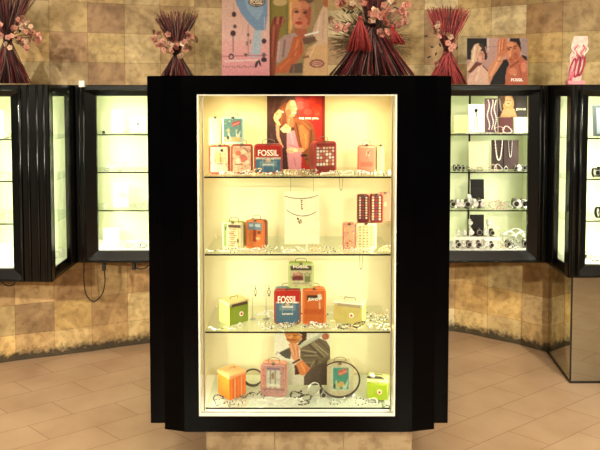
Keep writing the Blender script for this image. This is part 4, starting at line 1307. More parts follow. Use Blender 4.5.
# white card with fine necklaces
ccard = thing('necklace_card', 'white upright display card with fine chains on the second shelf', 'display card', (at(302, 220, 2.66).x, 2.67, z2 + .0045), (R(-4), 0, 0))
wcd = at(319.5, 220, 2.66).x - at(284.5, 220, 2.66).x
hcd = at(300, 193.5, 2.66).z - z2
bm = bmesh.new(); bbox(bm, -wcd / 2, wcd / 2, -.004, .004, 0, hcd, .001); obj('board', bm, mat('ivory_card', (232, 220, 180), .6), ccard)
bm = bmesh.new(); box(bm, -.02, .02, .004, .045, 0, .003); box(bm, -.02, .02, .004, .007, 0, hcd * .7); obj('easel_back', bm, M_CARD, ccard)
def card_necklace(label, x0, z0, x1, zz1, sag, charm, m=M_DSILV):
    bm = bmesh.new()
    pts = [(x0 + (x1 - x0) * t / 16, -.0065, z0 + (zz1 - z0) * t / 16 - sag * (1 - (2 * t / 16 - 1) ** 2)) for t in range(17)]
    n_ = thing('necklace', label, 'necklace', ccard.location, ccard.rotation_euler, 'fine chains on the white card')
    tube(bm, pts, .0014, 5); obj('chain', bm, m, n_)
    bm = bmesh.new()
    for i, (dx, dz, r_) in enumerate(charm):
        sphere(bm, (pts[8][0] + dx, -.0075, pts[8][2] + dz), r_, 8, 6, 0, (1, .4, 1))
    obj('pendant', bm, mat('bronze_charm', (128, 96, 54), .35, .8), n_)
card_necklace('fine silver chain across the top of the white card with a long pendant', -wcd * .5, hcd * .92, wcd * .48, hcd * .94, hcd * .06, [(0, -.008, .004), (0, -.016, .003), (.001, -.026, .004), (0, -.036, .003), (.002, -.044, .004)])
card_necklace('fine chain low on the white card with a bunch of charms', -wcd * .45, hcd * .66, wcd * .4, hcd * .62, hcd * .10, [(-.014, -.012, .005), (-.010, -.024, .004), (-.002, -.018, .004), (-.006, -.030, .004), (.002, -.026, .003)])
for xw in (-wcd * .33, wcd * .33):
    bm = bmesh.new()
    tube(bm, [(xw, .004, hcd * .98), (xw, .02, z1 - .016 - z2)], .0009, 5)
    obj('hanging_wire', bm, WIRE, ccard)

# --- third shelf
def box_tin(label, pxc, Y, zb, w, d, h, rot, m_front, m_side, lid_m, clasp_m, kind='strap', ribs=0, seed=1):
    x = at(pxc, zpx_inv(zb), Y).x
    c = thing('box_tin', label, 'tin', (x, Y, zb + .001), (0, 0, R(rot)), 'box-shaped tins in the centre showcase')
    bm = bmesh.new()
    vs, fs = box(bm, -w / 2, w / 2, -d / 2, d / 2, 0, h * .84)
    fs[5].material_index = 1   # -X face
    fs[3].material_index = 0
    bmesh.ops.bevel(bm, geom=list(bm.edges), offset=.003, segments=2, affect='EDGES', profile=.5, material=-1)
    obj('body', bm, [m_front, m_side], c)
    bm = bmesh.new()
    bbox(bm, -w / 2 - .0015, w / 2 + .0015, -d / 2 - .0015, d / 2 + .0015, h * .84 + .0005, h, .004)
    obj('lid', bm, lid_m, c)
    if kind == 'strap':
        bm = bmesh.new()
        bbox(bm, -w * .38, w * .42, -d / 2 - .0035, -d / 2 - .0018, h * .80, h * .93, .0006)
        obj('label_strip', bm, clasp_m, c)
    if ribs:
        for i in range(ribs):
            xx = -w / 2 + w * (i + .5) / ribs
            bm = bmesh.new()
            bbox(bm, xx - w * .035, xx + w * .035, -d / 2 - .004, -d / 2, 0.002, h * .84, .0015)
            obj('rib', bm, lid_m if i % 2 else m_side, c)
    bm = bmesh.new()
    disc(bm, (w * .12, -d / 2 - .001, h * .42), .010, .002, 'Y', 18)
    if not ribs:
        obj('emblem', bm, M_TEXTW, c)
        bm = bmesh.new(); disc(bm, (w * .12, -d / 2 - .0026, h * .42), .0055, .0016, 'Y', 14); obj('emblem_centre', bm, mat('emblem_red', (196, 70, 40), .4), c)
    else:
        bm.free()
    bm = bmesh.new()
    tube(bm, [(-w * .2, 0, h), (-w * .18, 0, h + .010), (w * .18, 0, h + .010), (w * .2, 0, h)], .0016, 6)
    obj('handle', bm, WIRE, c)
    return c


def zpx_inv(z, Y=2.6):
    lo, hi = 0, 460
    for _ in range(30):
        m_ = (lo + hi) / 2
        if at(300, m_, Y).z > z: lo = m_
        else: hi = m_
    return lo


box_tin('lime and olive box tin with brown label strip on the third shelf', 234, 2.64, z3, .098, .080, at(300, 302, 2.6).z - z3, 38, M_TINOLIVE, mat('tin_yellow_lime', (216, 226, 90), .35, .2), mat('tin_pale_gold', (206, 190, 130), .35, .4), mat('strip_brown', (70, 48, 34), .4))
fossil_tin('red over blue lettered tin under the green-rimmed tin on the third shelf', 274, 301, 289, z3, YT, 17)
c, w, h, d = tin('orange tin with dark name plate on the third shelf', 302.5, 326, 289, z3, YT, M_TINORANGE, M_TINORANGE, (214, 112, 50),
    [('r', 14, 22, 78, 48, (60, 40, 32)), ('p', [(66, 20), (84, 18), (88, 44), (70, 48)], (244, 236, 214)), ('l', 76, 46, 78, 96, 4, (244, 224, 190)), ('e', 70, 100, 12, 8, (246, 230, 200)), ('r', 0, 92, 100, 120, (196, 92, 40))], seed=18)
label_text(c, 'JEANS', w * .42, h * .10, h * .70, M_TEXTW, d, -w * .06)
ht3 = max(at(288, 289, YT).z, at(314, 289, YT).z) + .002
c, w, h, d = tin('green-rimmed cream tin stacked on the two lettered tins of the third shelf', 288, 314, 259.5, ht3 + .018, YT, mat('tin_fresh_green', (176, 200, 120), .35, .2), M_TINGREEN, (214, 208, 158),
    busy(46, [(190, 190, 130), (226, 220, 180), (160, 160, 110)], 34, 3, 11, 130) + [('r', 4, 4, 96, 24, (70, 60, 50)), ('r', 12, 34, 58, 42, (190, 110, 90)), ('r', 10, 50, 60, 68, (120, 60, 60)), ('r', 66, 34, 92, 76, (120, 130, 80)), ('r', 70, 38, 88, 50, (190, 196, 140)), ('r', 14, 78, 84, 84, (150, 150, 110)), ('e', 32, 40, 12, 7, (226, 160, 140))], seed=19)
c.location.z = ht3 + .001
label_text(c, 'FOSSIL', w * .60, h * .10, h * .87, M_TEXTW, d)
label_text(c, 'TIME', w * .36, h * .14, h * .47, M_TINMAROON, d, -w * .12)
box_tin('cream and yellow box tin with silvery lid on the third shelf', 350, 2.64, z3, .125, .075, at(300, 303, 2.6).z - z3, -18, mat('tin_straw', (206, 196, 110), .35, .2), mat('tin_soft_lemon', (232, 226, 140), .35, .2), mat('tin_pale_lid', (214, 214, 190), .3, .5), M_TINGREY)

# --- bottom shelf
box_tin('orange ribbed trunk tin on the bottom shelf', 232, 2.64, z4, .088, .088, at(300, 374, 2.6).z - z4, 42, M_TINORANGE, mat('tin_bright_orange', (238, 128, 34), .35, .2), mat('tin_apricot', (222, 158, 100), .35, .2), M_INK, kind='plain', ribs=5)
c, w, h, d = tin('rose-rimmed tin with tall window scene beside the trunk tin', 261, 287, 364, z4, 2.62, M_TINROSE, mat('tin_salmon_patterned', (214, 150, 120), .4, 0, .4, 90), (196, 150, 140),
    busy(46, [(180, 120, 110), (214, 170, 150), (160, 110, 120), (226, 190, 150)], 35, 3, 11, 130) + [('r', 20, 10, 80, 100, (206, 206, 180)), ('l', 36, 10, 36, 100, 5, (120, 110, 110)), ('l', 58, 10, 58, 100, 5, (120, 110, 110)), ('r', 20, 8, 80, 20, (140, 110, 130)), ('l', 20, 60, 80, 60, 4, (150, 140, 120)), ('e', 48, 46, 6, 16, (150, 120, 90)), ('r', 20, 84, 80, 96, (226, 226, 200)), ('r', 0, 104, 100, 110, (150, 110, 110))] + [('e', 8, 14 + i * 12, 5, 4, (222, 130, 90)) for i in range(8)], rot=-6, seed=20)
c, w, h, d = tin('teal picture tin with red banner set in a taupe rim on the bottom shelf', 327, 353.5, 363.5, z4, 2.62, M_TINGREY, M_TINGREY, (204, 196, 156),
    [('r', 14, 8, 92, 112, (206, 222, 190)), ('r', 18, 12, 88, 108, (70, 146, 124)), ('p', [(40, 26), (76, 12), (80, 34), (44, 48)], (196, 92, 72)), ('l', 46, 40, 76, 26, 4, (230, 190, 160)), ('p', [(24, 104), (32, 60), (40, 84), (50, 106)], (200, 206, 140)), ('p', [(60, 66), (70, 92), (84, 60), (80, 104), (62, 106)], (200, 220, 180)), ('e', 54, 84, 12, 12, (216, 170, 90)), ('e', 26, 92, 5, 12, (50, 60, 50))], seed=21)
box_tin('lime box tin with dark watch resting on its lid on the bottom shelf', 378, 2.62, z4, .088, .07, at(300, 379, 2.6).z - z4, -14, mat('tin_vivid_lime', (170, 196, 44), .35, .2), M_TINLIME, mat('tin_pale_lime', (222, 226, 150), .35, .3), M_TINGREY, kind='plain')

e = lambda *a: E(272, 332, 10, *a)
l = lambda *a: Ln(272, 332, 10, *a)
q = lambda pts: sc(272, 332, 10, pts)
sw = (104, 92, 70)
sh = [('p', q([(280, 210), (400, 130), (470, 80), (545, 120), (600, 240), (600, 700), (400, 600), (350, 430), (280, 330)]), sw),
      l(420, 140, 560, 290, 16, (150, 140, 110)), l(370, 165, 500, 320, 14, (62, 54, 44)), l(400, 150, 530, 310, 14, (146, 136, 106)), l(470, 110, 590, 260, 12, (76, 66, 52)), l(300, 230, 440, 260, 16, (148, 138, 108)), l(290, 262, 420, 285, 12, (60, 52, 44)), l(330, 300, 450, 300, 14, (144, 132, 104)), l(310, 330, 440, 330, 11, (60, 52, 44)), l(420, 370, 370, 480, 14, (140, 130, 104)), l(450, 350, 430, 480, 14, (66, 58, 48)), l(480, 380, 470, 520, 14, (134, 122, 100)), l(340, 380, 400, 390, 14, (130, 120, 94)), l(350, 410, 380, 440, 12, (60, 50, 42)),
      ('p', q([(125, 20), (250, 10), (305, 60), (272, 132), (232, 156), (190, 152), (152, 112)]), (192, 122, 62)), e(180, 60, 30, 24, (222, 158, 92)), e(265, 70, 22, 20, (222, 156, 84)), l(150, 98, 232, 108, 11, (136, 66, 36)), l(160, 56, 182, 50, 7, (70, 40, 30)), l(216, 46, 250, 50, 7, (70, 40, 30)), l(196, 60, 188, 86, 9, (226, 164, 104)),
      ('p', q([(120, -30), (345, -30), (350, 60), (332, 112), (272, 172), (250, 168), (300, 90), (300, 40), (250, 14), (160, 18)]), (78, 46, 34)),
      l(262, 165, 345, 95, 12, (50, 40, 34)),
      l(270, 188, 500, 36, 26, (190, 196, 172)), l(282, 198, 500, 52, 5, (96, 96, 80)), l(262, 178, 490, 26, 4, (140, 140, 118)),
      e(535, 62, 36, 42, (166, 92, 60)), l(520, 40, 540, 90, 7, (196, 124, 86)),
      ('p', q([(70, 268), (180, 195), (192, 240), (186, 345), (140, 335), (95, 300)]), (76, 78, 66)), l(60, 270, 175, 200, 7, (150, 154, 134)), l(40, 290, 60, 250, 7, (60, 56, 48)),
      ('p', q([(164, 152), (238, 145), (282, 200), (270, 250), (278, 330), (242, 384), (200, 335), (184, 232)]), (214, 150, 106)), l(186, 170, 214, 290, 9, (232, 178, 136)), l(206, 160, 232, 290, 6, (164, 92, 62)), l(232, 170, 250, 300, 9, (228, 168, 124)), l(250, 190, 260, 320, 6, (160, 88, 58)),
      ('p', q([(224, 420), (250, 420), (300, 530), (228, 545)]), (84, 46, 34)),
      l(214, 392, 274, 352, 26, (94, 46, 28)), l(225, 398, 240, 388, 10, (170, 130, 90)), ('p', q([(238, 404), (300, 352), (384, 462), (352, 522), (312, 552), (282, 542)]), (212, 132, 76)), l(290, 400, 330, 500, 18, (232, 158, 100)), l(350, 440, 340, 510, 10, (180, 100, 58)),
      ('p', q([(380, 470), (480, 400), (600, 400), (600, 700), (320, 700), (320, 560)]), (88, 76, 64))]
c, loc, kk = stand_print('poster', 'poster of a crouching man in a striped olive sweater on the bottom shelf', 'poster', 274.5, 334, 330, 399, 2.72, z4, (226, 226, 200), sh, 2, dens=2.4, ink=.74)
c.location.z = z4 + .0015

# ================================================================== JEWELLERY
def bracelet_proto(link_m, bead_m, R_=.026, n=18, seed=1, chunky=False):
    rr = random.Random(seed)
    t = bpy.data.objects.new('bracelet', None); COL.objects.link(t)
    bm = bmesh.new(); bm2 = bmesh.new()
    for k_ in range(n):
        a = 2 * PI * k_ / n
        rad = R_ * (1 + .12 * math.sin(3 * a + seed))
        p = Vector((rad * math.cos(a), rad * math.sin(a), .005))
        if k_ % 2:
            sphere(bm2, p, .0042 if chunky else .0032, 7, 5)
        else:
            tg = Vector((-math.sin(a), math.cos(a), 0))
            up = Vector((0, 0, 1)) if k_ % 4 else Vector((math.cos(a), math.sin(a), 0))
            pts = [p + tg * (.006 * math.cos(b)) + up * (.0038 * math.sin(b)) for b in [2 * PI * j / 8 for j in range(8)]]
            tube(bm, pts, .0012, 5, True)
    obj('chain', bm, link_m, t); obj('beads', bm2, bead_m, t)
    return t


def bangle_proto(m, R_=.028, r=.0022):
    bm = bmesh.new()
    tube(bm, circle_pts((0, 0, R_ + r), R_, 'XZ', 28), r, 7, True)
    tube(bm, circle_pts((0, .004, R_ + r), R_, 'XZ', 28), r * .6, 6, True)
    return obj('bangle', bm, m)


def necklace_proto(m, seed):
    rr = random.Random(seed)
    t = bpy.data.objects.new('necklace', None); COL.objects.link(t)
    bm = bmesh.new()
    pts = []
    n = 26
    for i in range(n):
        u = i / (n - 1)
        pts.append(Vector(((u - .5) * .11, .014 * math.sin(u * 11 + seed) + .006 * math.sin(u * 23), .003 + .0015 * math.sin(u * 30))))
    tube(bm, pts, .0016, 5)
    for i in range(1, n, 3):
        sphere(bm, pts[i], .0030, 6, 5)
    obj('chain', bm, m, t)
    bm = bmesh.new()
    sphere(bm, pts[n // 2] + Vector((0, -.010, .002)), .0055, 8, 6, 0, (1, 1, .5)); tube(bm, [pts[n // 2], pts[n // 2] + Vector((0, -.006, 0))], .001, 4)
    obj('pendant', bm, M_DSILV, t)
    return t


def ring_proto():
    t = bpy.data.objects.new('ring', None); COL.objects.link(t)
    bm = bmesh.new(); tube(bm, circle_pts((0, 0, .0105), .009, 'XZ', 18), .0014, 6, True); obj('band', bm, M_SILVER, t)
    bm = bmesh.new(); sphere(bm, (0, 0, .0215), .0042, 6, 4); obj('stone', bm, M_PEARL, t)
    return t


def watch_proto(dial_m, band_m, case_m):
    """A bracelet watch closed round a C-shaped holder, dial towards the viewer."""
    t = bpy.data.objects.new('wristwatch', None); COL.objects.link(t)
    bm = bmesh.new()
    n = 22
    c0 = Vector((0, 0, .026))
    ring = []
    for i in range(n):
        a = 2 * PI * i / n
        for xx, rr_ in ((-.0065, 1), (.0065, 1), (.0065, .86), (-.0065, .86)):
            ring.append(bm.verts.new(c0 + Vector((xx, .019 * rr_ * math.cos(a), .0255 * rr_ * math.sin(a)))))
    for i in range(n):
        for k_ in range(4):
            bm.faces.new((ring[i * 4 + k_], ring[i * 4 + (k_ + 1) % 4], ring[((i + 1) % n) * 4 + (k_ + 1) % 4], ring[((i + 1) % n) * 4 + k_]))
    obj('strap', bm, band_m, t)
    bm = bmesh.new(); disc(bm, (0, -.022, .028), .0145, .007, 'Y', 20); disc(bm, (.0155, -.022, .028), .002, .004, 'X', 8); obj('watch_case', bm, case_m, t)
    bm = bmesh.new(); disc(bm, (0, -.0262, .028), .0118, .0012, 'Y', 20); o = obj('dial', bm, dial_m, t)
    bm = bmesh.new(); box(bm, -.0006, .0006, -.0275, -.0270, .028, .036); box(bm, 0, .006, -.0275, -.0270, .0275, .0287)
    obj('hands', bm, M_INK, o)
    return t


protos = {
    'silver_bracelet': ('bracelet', 'silver link bracelet', bracelet_proto(M_SILVER, M_DSILV, seed=1)),
    'dark_bracelet': ('bracelet', 'dark bead bracelet', bracelet_proto(M_DSILV, M_DSILV, seed=2, chunky=True)),
    'pearl_bracelet': ('bracelet', 'white bead bracelet', bracelet_proto(M_SILVER, M_PEARL, seed=3, chunky=True)),
    'gold_bracelet': ('bracelet', 'gold link bracelet', bracelet_proto(M_GOLD, M_PEARL, seed=4)),
    'pink_bracelet': ('bracelet', 'pink bead bracelet', bracelet_proto(M_SILVER, M_PINK, seed=5, chunky=True)),
    'silver_bangle': ('bangle', 'thin silver bangle', bangle_proto(M_SILVER)),
    'silver_necklace': ('necklace', 'silver chain necklace', necklace_proto(M_SILVER, 1)),
    'dark_necklace': ('necklace', 'dark chain necklace', necklace_proto(M_DSILV, 2)),
    'ring': ('ring', 'silver ring with pale stone', ring_proto()),
    'white_watch': ('wristwatch', 'silver watch with white dial', watch_proto(M_WHITEDIAL, M_SILVER, M_SILVER)),
    'dark_watch': ('wristwatch', 'silver watch with dark dial', watch_proto(mat('dark_dial', (30, 28, 34), .3), M_DSILV, M_SILVER)),
    'black_watch': ('wristwatch', 'black leather strap watch', watch_proto(M_WHITEDIAL, M_VELVET, M_DSILV)),
}
CATS = {'bracelet': 'bracelet', 'bangle': 'bangle', 'necklace': 'necklace', 'ring': 'ring', 'wristwatch': 'watch'}
ORD = ['first', 'second', 'third', 'fourth', 'fifth', 'sixth', 'seventh', 'eighth', 'ninth', 'tenth', 'eleventh', 'twelfth', 'thirteenth', 'fourteenth', 'fifteenth', 'sixteenth', 'seventeenth', 'eighteenth', 'nineteenth', 'twentieth', 'twenty-first', 'twenty-second', 'twenty-third', 'twenty-fourth']
used = set()


def lay(where, group, z, items, z_off=.0008):
    """items: (kind, pixel x, Y, turn, scale). Labels count each kind along its shelf, starting at the stated end."""
    per = {}
    for w_ in ('centre', 'watch', 'white-lit', 'jutting', 'corner'):
        where = where.replace(' of the %s showcase' % w_, ', %s showcase' % w_)
    for it in sorted(items, key=lambda i: at(i[1], 255, i[2]).x):
        kind, px, Y, turn = it[:4]
        s = it[4] if len(it) > 4 else 1.0
        nm, desc, pr = protos[kind]
        i = per.get(kind, 0)
        per[kind] = i + 1
        tot = sum(1 for q_ in items if q_[0] == kind)
        o = copy_tree(pr)
        used.add(kind)
        o.name = nm
        py = zpx_inv(z, Y)
        p = at(px, py, Y)
        tilt = it[5] if len(it) > 5 else 0
        o.location = (p.x, Y, z + z_off + (it[6] if len(it) > 6 else 0) + (.026 * s * math.sin(abs(tilt))))
        o.rotation_euler = (tilt, 0, turn)
        o.scale = (s, s, s)
        if tot == 1:
            lab = '%s on %s' % (desc, where)
        else:
            lab = '%s, %s from the left on %s' % (desc, ORD[i % 24], where)
        tag(o, lab, CATS[nm], group)


def spread(kinds, x0, x1, y0, y1, n, seed, smin=.8, smax=1.1, tilt=0.0):
    rr = random.Random(seed)
    out = []
    for i in range(n):
        kd = kinds[rr.randrange(len(kinds))]
        out.append((kd, x0 + (x1 - x0) * (i + rr.uniform(.2, .8)) / n, rr.uniform(y0, y1), rr.uniform(-.6, .6) + (0 if 'necklace' in kd or 'bangle' in kd else rr.uniform(0, 6)), rr.uniform(smin, smax), 0 if kd in ('ring', 'silver_bangle') or 'watch' in kd else rr.uniform(0, tilt)))
    return out


BR = ['silver_bracelet', 'pearl_bracelet', 'silver_bracelet', 'silver_necklace', 'ring', 'pearl_bracelet', 'gold_bracelet']
lay('the top shelf of the centre showcase', 'jewellery on the top shelf of the centre showcase', z1, spread(BR, 222, 394, 2.545, 2.575, 24, 3, .7, 1.0, .5))
lay('the second shelf of the centre showcase', 'jewellery on the second shelf of the centre showcase', z2, spread(BR + ['ring'], 212, 392, 2.545, 2.575, 24, 4, .7, 1.0, .5))
lay('the third shelf of the centre showcase', 'jewellery on the third shelf of the centre showcase', z3,
    spread(BR + ['dark_bracelet', 'dark_bracelet'], 254, 394, 2.542, 2.575, 19, 5, .8, 1.05, .5) + spread(BR + ['dark_bracelet'], 369, 392, 2.60, 2.66, 3, 15, .8, 1, .3) + spread(BR + ['dark_necklace'], 258, 392, 2.685, 2.72, 14, 6, .9, 1.15, .3) + [('silver_necklace', 222, 2.55, .1, 1.0), ('ring', 240, 2.56, 0, 1)])
lay('the bottom shelf of the centre showcase', 'jewellery on the bottom shelf of the centre showcase', z4,
    spread(BR + ['dark_bracelet', 'dark_necklace'], 212, 392, 2.542, 2.572, 20, 7, .8, 1.05, .3)
    + [('dark_bracelet', 218, 2.60, 0, .8), ('dark_bracelet', 296, 2.62, 0, 1), ('dark_bracelet', 306, 2.60, 1, .9), ('silver_bangle', 314, 2.62, .4, 1), ('silver_necklace', 300, 2.66, .2, 1.1), ('dark_watch', 322, 2.60, .3, .8), ('silver_bracelet', 258, 2.60, 0, 1), ('dark_necklace', 250, 2.63, .5, 1)])

# watch lying on the lime box tin
zl = at(300, 379, 2.6).z
ww = thing('wristwatch', 'dark watch laid flat across the lid of the lime box tin', 'watch', (at(375, 378, 2.62).x, 2.60, zl + .001), (0, 0, R(-14)))
bm = bmesh.new(); tube(bm, [(-.036, 0, .003), (-.02, -.002, .006), (0, 0, .0065), (.02, .002, .006), (.036, 0, .003)], [.003, .005, .005, .005, .003], 8); obj('strap', bm, M_LEATHER, ww)
bm = bmesh.new(); disc(bm, (-.014, 0, .012), .012, .006, 'Z', 20); obj('watch_case', bm, M_SILVER, ww)
bm = bmesh.new(); disc(bm, (-.014, 0, .0155), .0095, .001, 'Z', 20); obj('dial', bm, M_WHITEDIAL, ww)

# two big leather rings on the bottom shelf, and earrings hanging in the third bay
def big_ring(label, px0, px1, py0, Y, z, m, strands, tiltx):
    xa, xb = at(px0, 380, Y).x, at(px1, 380, Y).x
    Rr = (xb - xa) / 2
    hh = at(px0, py0, Y).z - z
    bm = bmesh.new()
    for i in range(strands):
        tube(bm, [Vector((p.x, p.y + .003 * i, p.z)) for p in circle_pts((0, 0, hh / 2), Rr - .003 * i, 'XZ', 40, (hh / 2 - .003) / Rr)], .0022, 7, True)
    o = thing('leather_choker', label, 'choker', ((xa + xb) / 2, Y, z + .001), (R(tiltx), 0, 0))
    obj('cord', bm, m, o)
    bm = bmesh.new(); tube(bm, [(Rr * .55, 0, .006), (Rr * .75, 0, .014)], .004, 8); obj('clasp', bm, M_SILVER, o)
big_ring('round brown leather choker leaning behind the trunk tin', 243, 263, 369, 2.70, z4, M_LEATHER, 3, -4)
big_ring('wide dark leather choker looped round the taupe-rimmed teal tin', 319, 360, 361, 2.600, z4, M_LEATHER, 2, 0)

for px_, nm in ((252.5, 'beside the lime and olive box tin'), (266, 'beside the red over blue tin')):
    x = at(px_, 290, 2.66).x
    c = thing('earring_stand', 'thin stand with two dangling earrings ' + nm, 'earring stand', (x, 2.66, z3), group='earring stands on the third shelf')
    hh = at(px_, 285, 2.66).z - z3
    bm = bmesh.new(); tube(bm, [(0, 0, .002), (0, 0, hh)], .0012, 6); tube(bm, [(-.016, 0, hh), (.016, 0, hh)], .0012, 6); obj('post', bm, M_STEEL, c)
    bm = bmesh.new(); disc(bm, (0, 0, .002), .014, .003, 'Z', 18); obj('foot', bm, M_STEEL, c)
    for s in (-1, 1):
        er = thing('earring', 'dangling earring on the %s arm of the stand %s' % ('left' if s < 0 else 'right', nm), 'earring', (x + s * .013, 2.657, z3 + hh), group='earrings on the thin stands')
        bm = bmesh.new()
        tube(bm, [(0, 0, 0), (0, 0, -.014)], .0009, 5)
        tube(bm, circle_pts((0, 0, -.030), .006, 'XZ', 16, 1.6), .0014, 6, True)
        sphere(bm, (0, 0, -.014), .0035, 8, 6); sphere(bm, (0, 0, -.045), .0042, 8, 6)
        obj('drop', bm, M_DSILV if s > 0 else M_SILVER, er)

# fine chains hanging from the shelves
for (px_, py0, py1, zt, lab) in ((361, 254, 269, z2, 'fine looped chain hanging under the second shelf'), (341, 177, 190, z1, 'fine looped chain hanging under the top shelf')):
    x = at(px_, py1, 2.66).x; zz = at(px_, py1, 2.66).z
    bm = bmesh.new(); tube(bm, [(x - .008, 2.66, zt - .0062), (x - .004, 2.66, zz), (x + .004, 2.66, zz), (x + .010, 2.66, zt - .0062)], .0009, 5); sphere(bm, (x, 2.66, zz), .003, 6, 5)
    tag(obj('hanging_chain', bm, M_DSILV), lab, 'chain')

# ================================================================== WALL SHOWCASE CONTENTS
def card(label, px0, px1, ytop, z, Y, m, lean=5, foot=True, name='display_card', cat='display card', group=None, inner=None):
    xa, xb = at(px0, 170, Y).x, at(px1, 170, Y).x
    h = at(px0, ytop, Y).z - z
    c = thing(name, label, cat, ((xa + xb) / 2, Y, z + .0008 + .036 * math.sin(R(lean))), (R(-lean), 0, 0), group)
    w = xb - xa
    bm = bmesh.new(); bbox(bm, -w / 2, w / 2, -.003, .003, 0, h, .001); obj('board', bm, m, c)
    bm = bmesh.new(); box(bm, -w * .2, w * .2, .003, .035, 0, .003); obj('foot', bm, m, c)
    if inner:
        inner(c, w, h)
    return c, w, h


YD = 3.575
d1, d2, d3, d4 = WSZ[0], WSZ[1], WSZ[2], ZFL
# top shelf of the watch showcase
bt = card('pale yellow boxed card beside the pendant card in the watch showcase', 453.5, 467, 116, d1, YD, mat('card_yellow', (226, 216, 140), .5, var=.12, scale=90))
def pend(c, w, h):
    pass
pc, w, h = card('white card with a black pendant on the top shelf of the watch showcase', 468, 484, 105, d1, YD + .015, M_CARD)
nk = thing('necklace', 'black pendant hanging on the white card of the watch showcase', 'necklace', pc.location, pc.rotation_euler)
bm = bmesh.new(); tube(bm, [(-.030, -.006, h * .98), (-.004, -.006, h * .70), (.030, -.006, h * .98)], .0012, 5); tube(bm, [(0, -.006, h * .7), (-.018, -.006, h * .1)], .0012, 5); tube(bm, [(0, -.006, h * .7), (.010, -.006, h * .1)], .0012, 5); obj('cord', bm, M_DSILV, nk)
bm = bmesh.new(); sphere(bm, (-.002, -.008, h * .78), .009, 8, 6, 0, (1, .4, 1.2)); obj('pendant', bm, M_VELVET, nk)
pm, w, h = card('plum bust card hung with bead strands on the top shelf', 484.5, 497, 99, d1, YD + .02, mat('plum_board', (98, 62, 78), .6))
for i, xx in enumerate((-.018, .004, .022)):
    bm = bmesh.new()
    for j in range(16):
        sphere(bm, (xx + .006 * math.sin(j * .6 + i), -.008, h * .94 - j * h * .056), .0042, 6, 5)
    tube(bm, [(xx + .006 * math.sin(j * .6 + i), -.008, h * .94 - j * h * .056) for j in range(16)], .001, 4)
    o = obj('bead_strand', bm, M_PEARL); o.location = pm.location; o.rotation_euler = pm.rotation_euler
    tag(o, 'strand of %s beads on the plum bust card, %s of three' % (('pale', 'pale', 'pale')[i], ('first', 'middle', 'last')[i]), 'necklace', 'bead strands on the plum card')
sh = [('r', 497, 90, 530, 122, (52, 42, 42)), ('e', 508, 103, 5.5, 10, (204, 150, 90)), ('e', 508, 100, 4, 5.5, (226, 176, 130)), ('p', [(500, 117), (503, 109), (514, 108), (517, 117)], (226, 160, 112)), ('e', 506.8, 99.5, .8, .6, (80, 50, 40)), ('e', 509.8, 99.5, .8, .6, (80, 50, 40)), ('e', 508, 102.6, 1.4, .7, (180, 70, 60)), ('e', 502, 98, 3, 6, (110, 76, 60)), ('p', [(516, 95), (528, 95), (528, 117), (517, 117)], (70, 62, 60)), ('l', 499, 98, 501, 110, 1.4, (160, 140, 130))]
c, loc, kk = stand_print('poster', 'dark poster of a blonde woman on the top shelf of the watch showcase', 'poster', 497.5, 94.5, 527, 117, YD + .05, d1 + at(500, 117, YD + .05).z - at(500, 134, YD + .05).z + .0, (60, 48, 48), sh, 0, dens=3)
c.location.z = at(500, 117, YD + .05).z
bm = bmesh.new(); box(bm, -.004, .004, .003, .007, -(c.location.z - d1), .05); obj('support_strut', bm, M_VELVET, c)
lettering('JEANS', kk * 10, kk * 2.6, M_TEXTW, c, loc(520.5, 109))
card('dark maroon bust card under the blonde woman poster', 498, 512.5, 118, d1, YD + .005, mat('maroon_board', (80, 26, 28), .7))
for i, px_ in enumerate((500.5, 504.5, 508.5)):
    lay('the top shelf by the maroon card', 'rings by the maroon card', d1, []) 
card('cream card under the blonde woman poster at the shelf end', 513.5, 526.5, 118, d1, YD, M_CARDC)
lay('the top shelf of the watch showcase', 'jewellery on the top shelf of the watch showcase', d1, [('silver_bracelet', 459, 3.535, 0, .7), ('pearl_bracelet', 470, 3.535, 0, .8), ('silver_necklace', 480, 3.535, 0, .7), ('pearl_bracelet', 489, 3.535, 0, .7), ('pink_bracelet', 499, 3.54, 0, .9, .9), ('pearl_bracelet', 507, 3.54, 0, .9, .9), ('silver_bracelet', 519, 3.535, 0, .8), ('gold_bracelet', 453.5, 3.535, 0, .6)])
# second shelf
card('plain cream board on the second shelf of the watch showcase', 468.5, 488.5, 142, d2, YD + .03, M_CARDC, 3)
vb, w, h = card('brown velvet board hung with pearl and silver necklaces', 491.5, 518.5, 140.5, d2, YD + .03, M_BROWNV, 3, name='velvet_board', cat='necklace board')
bm = bmesh.new(); tube(bm, [(-.008, -.005, .004), (-.008, -.005, h - .002)], .002, 5); obj('seam', bm, M_VELVET, vb)
def hung(label, x0, x1, bot, m, rb):
    pts = []
    for t in range(25):
        u = t / 24
        pts.append(Vector((x0 + (x1 - x0) * u, -.008, h * .97 - (h * .97 - bot) * (1 - abs(2 * u - 1) ** 2.6))))
    bm = bmesh.new()
    tube(bm, pts, rb * .5, 5)
    for p_ in pts: sphere(bm, p_, rb, 6, 5)
    o = obj('necklace', bm, m); o.location = vb.location; o.rotation_euler = vb.rotation_euler
    tag(o, label, 'necklace', 'necklaces on the brown velvet board')
hung('thick white pearl necklace hanging on the brown velvet board', -.060, -.018, h * .32, M_PEARL, .0042)
hung('thin silver necklace hanging on the brown velvet board beside the pearls', .018, .040, h * .42, M_SILVER, .0022)
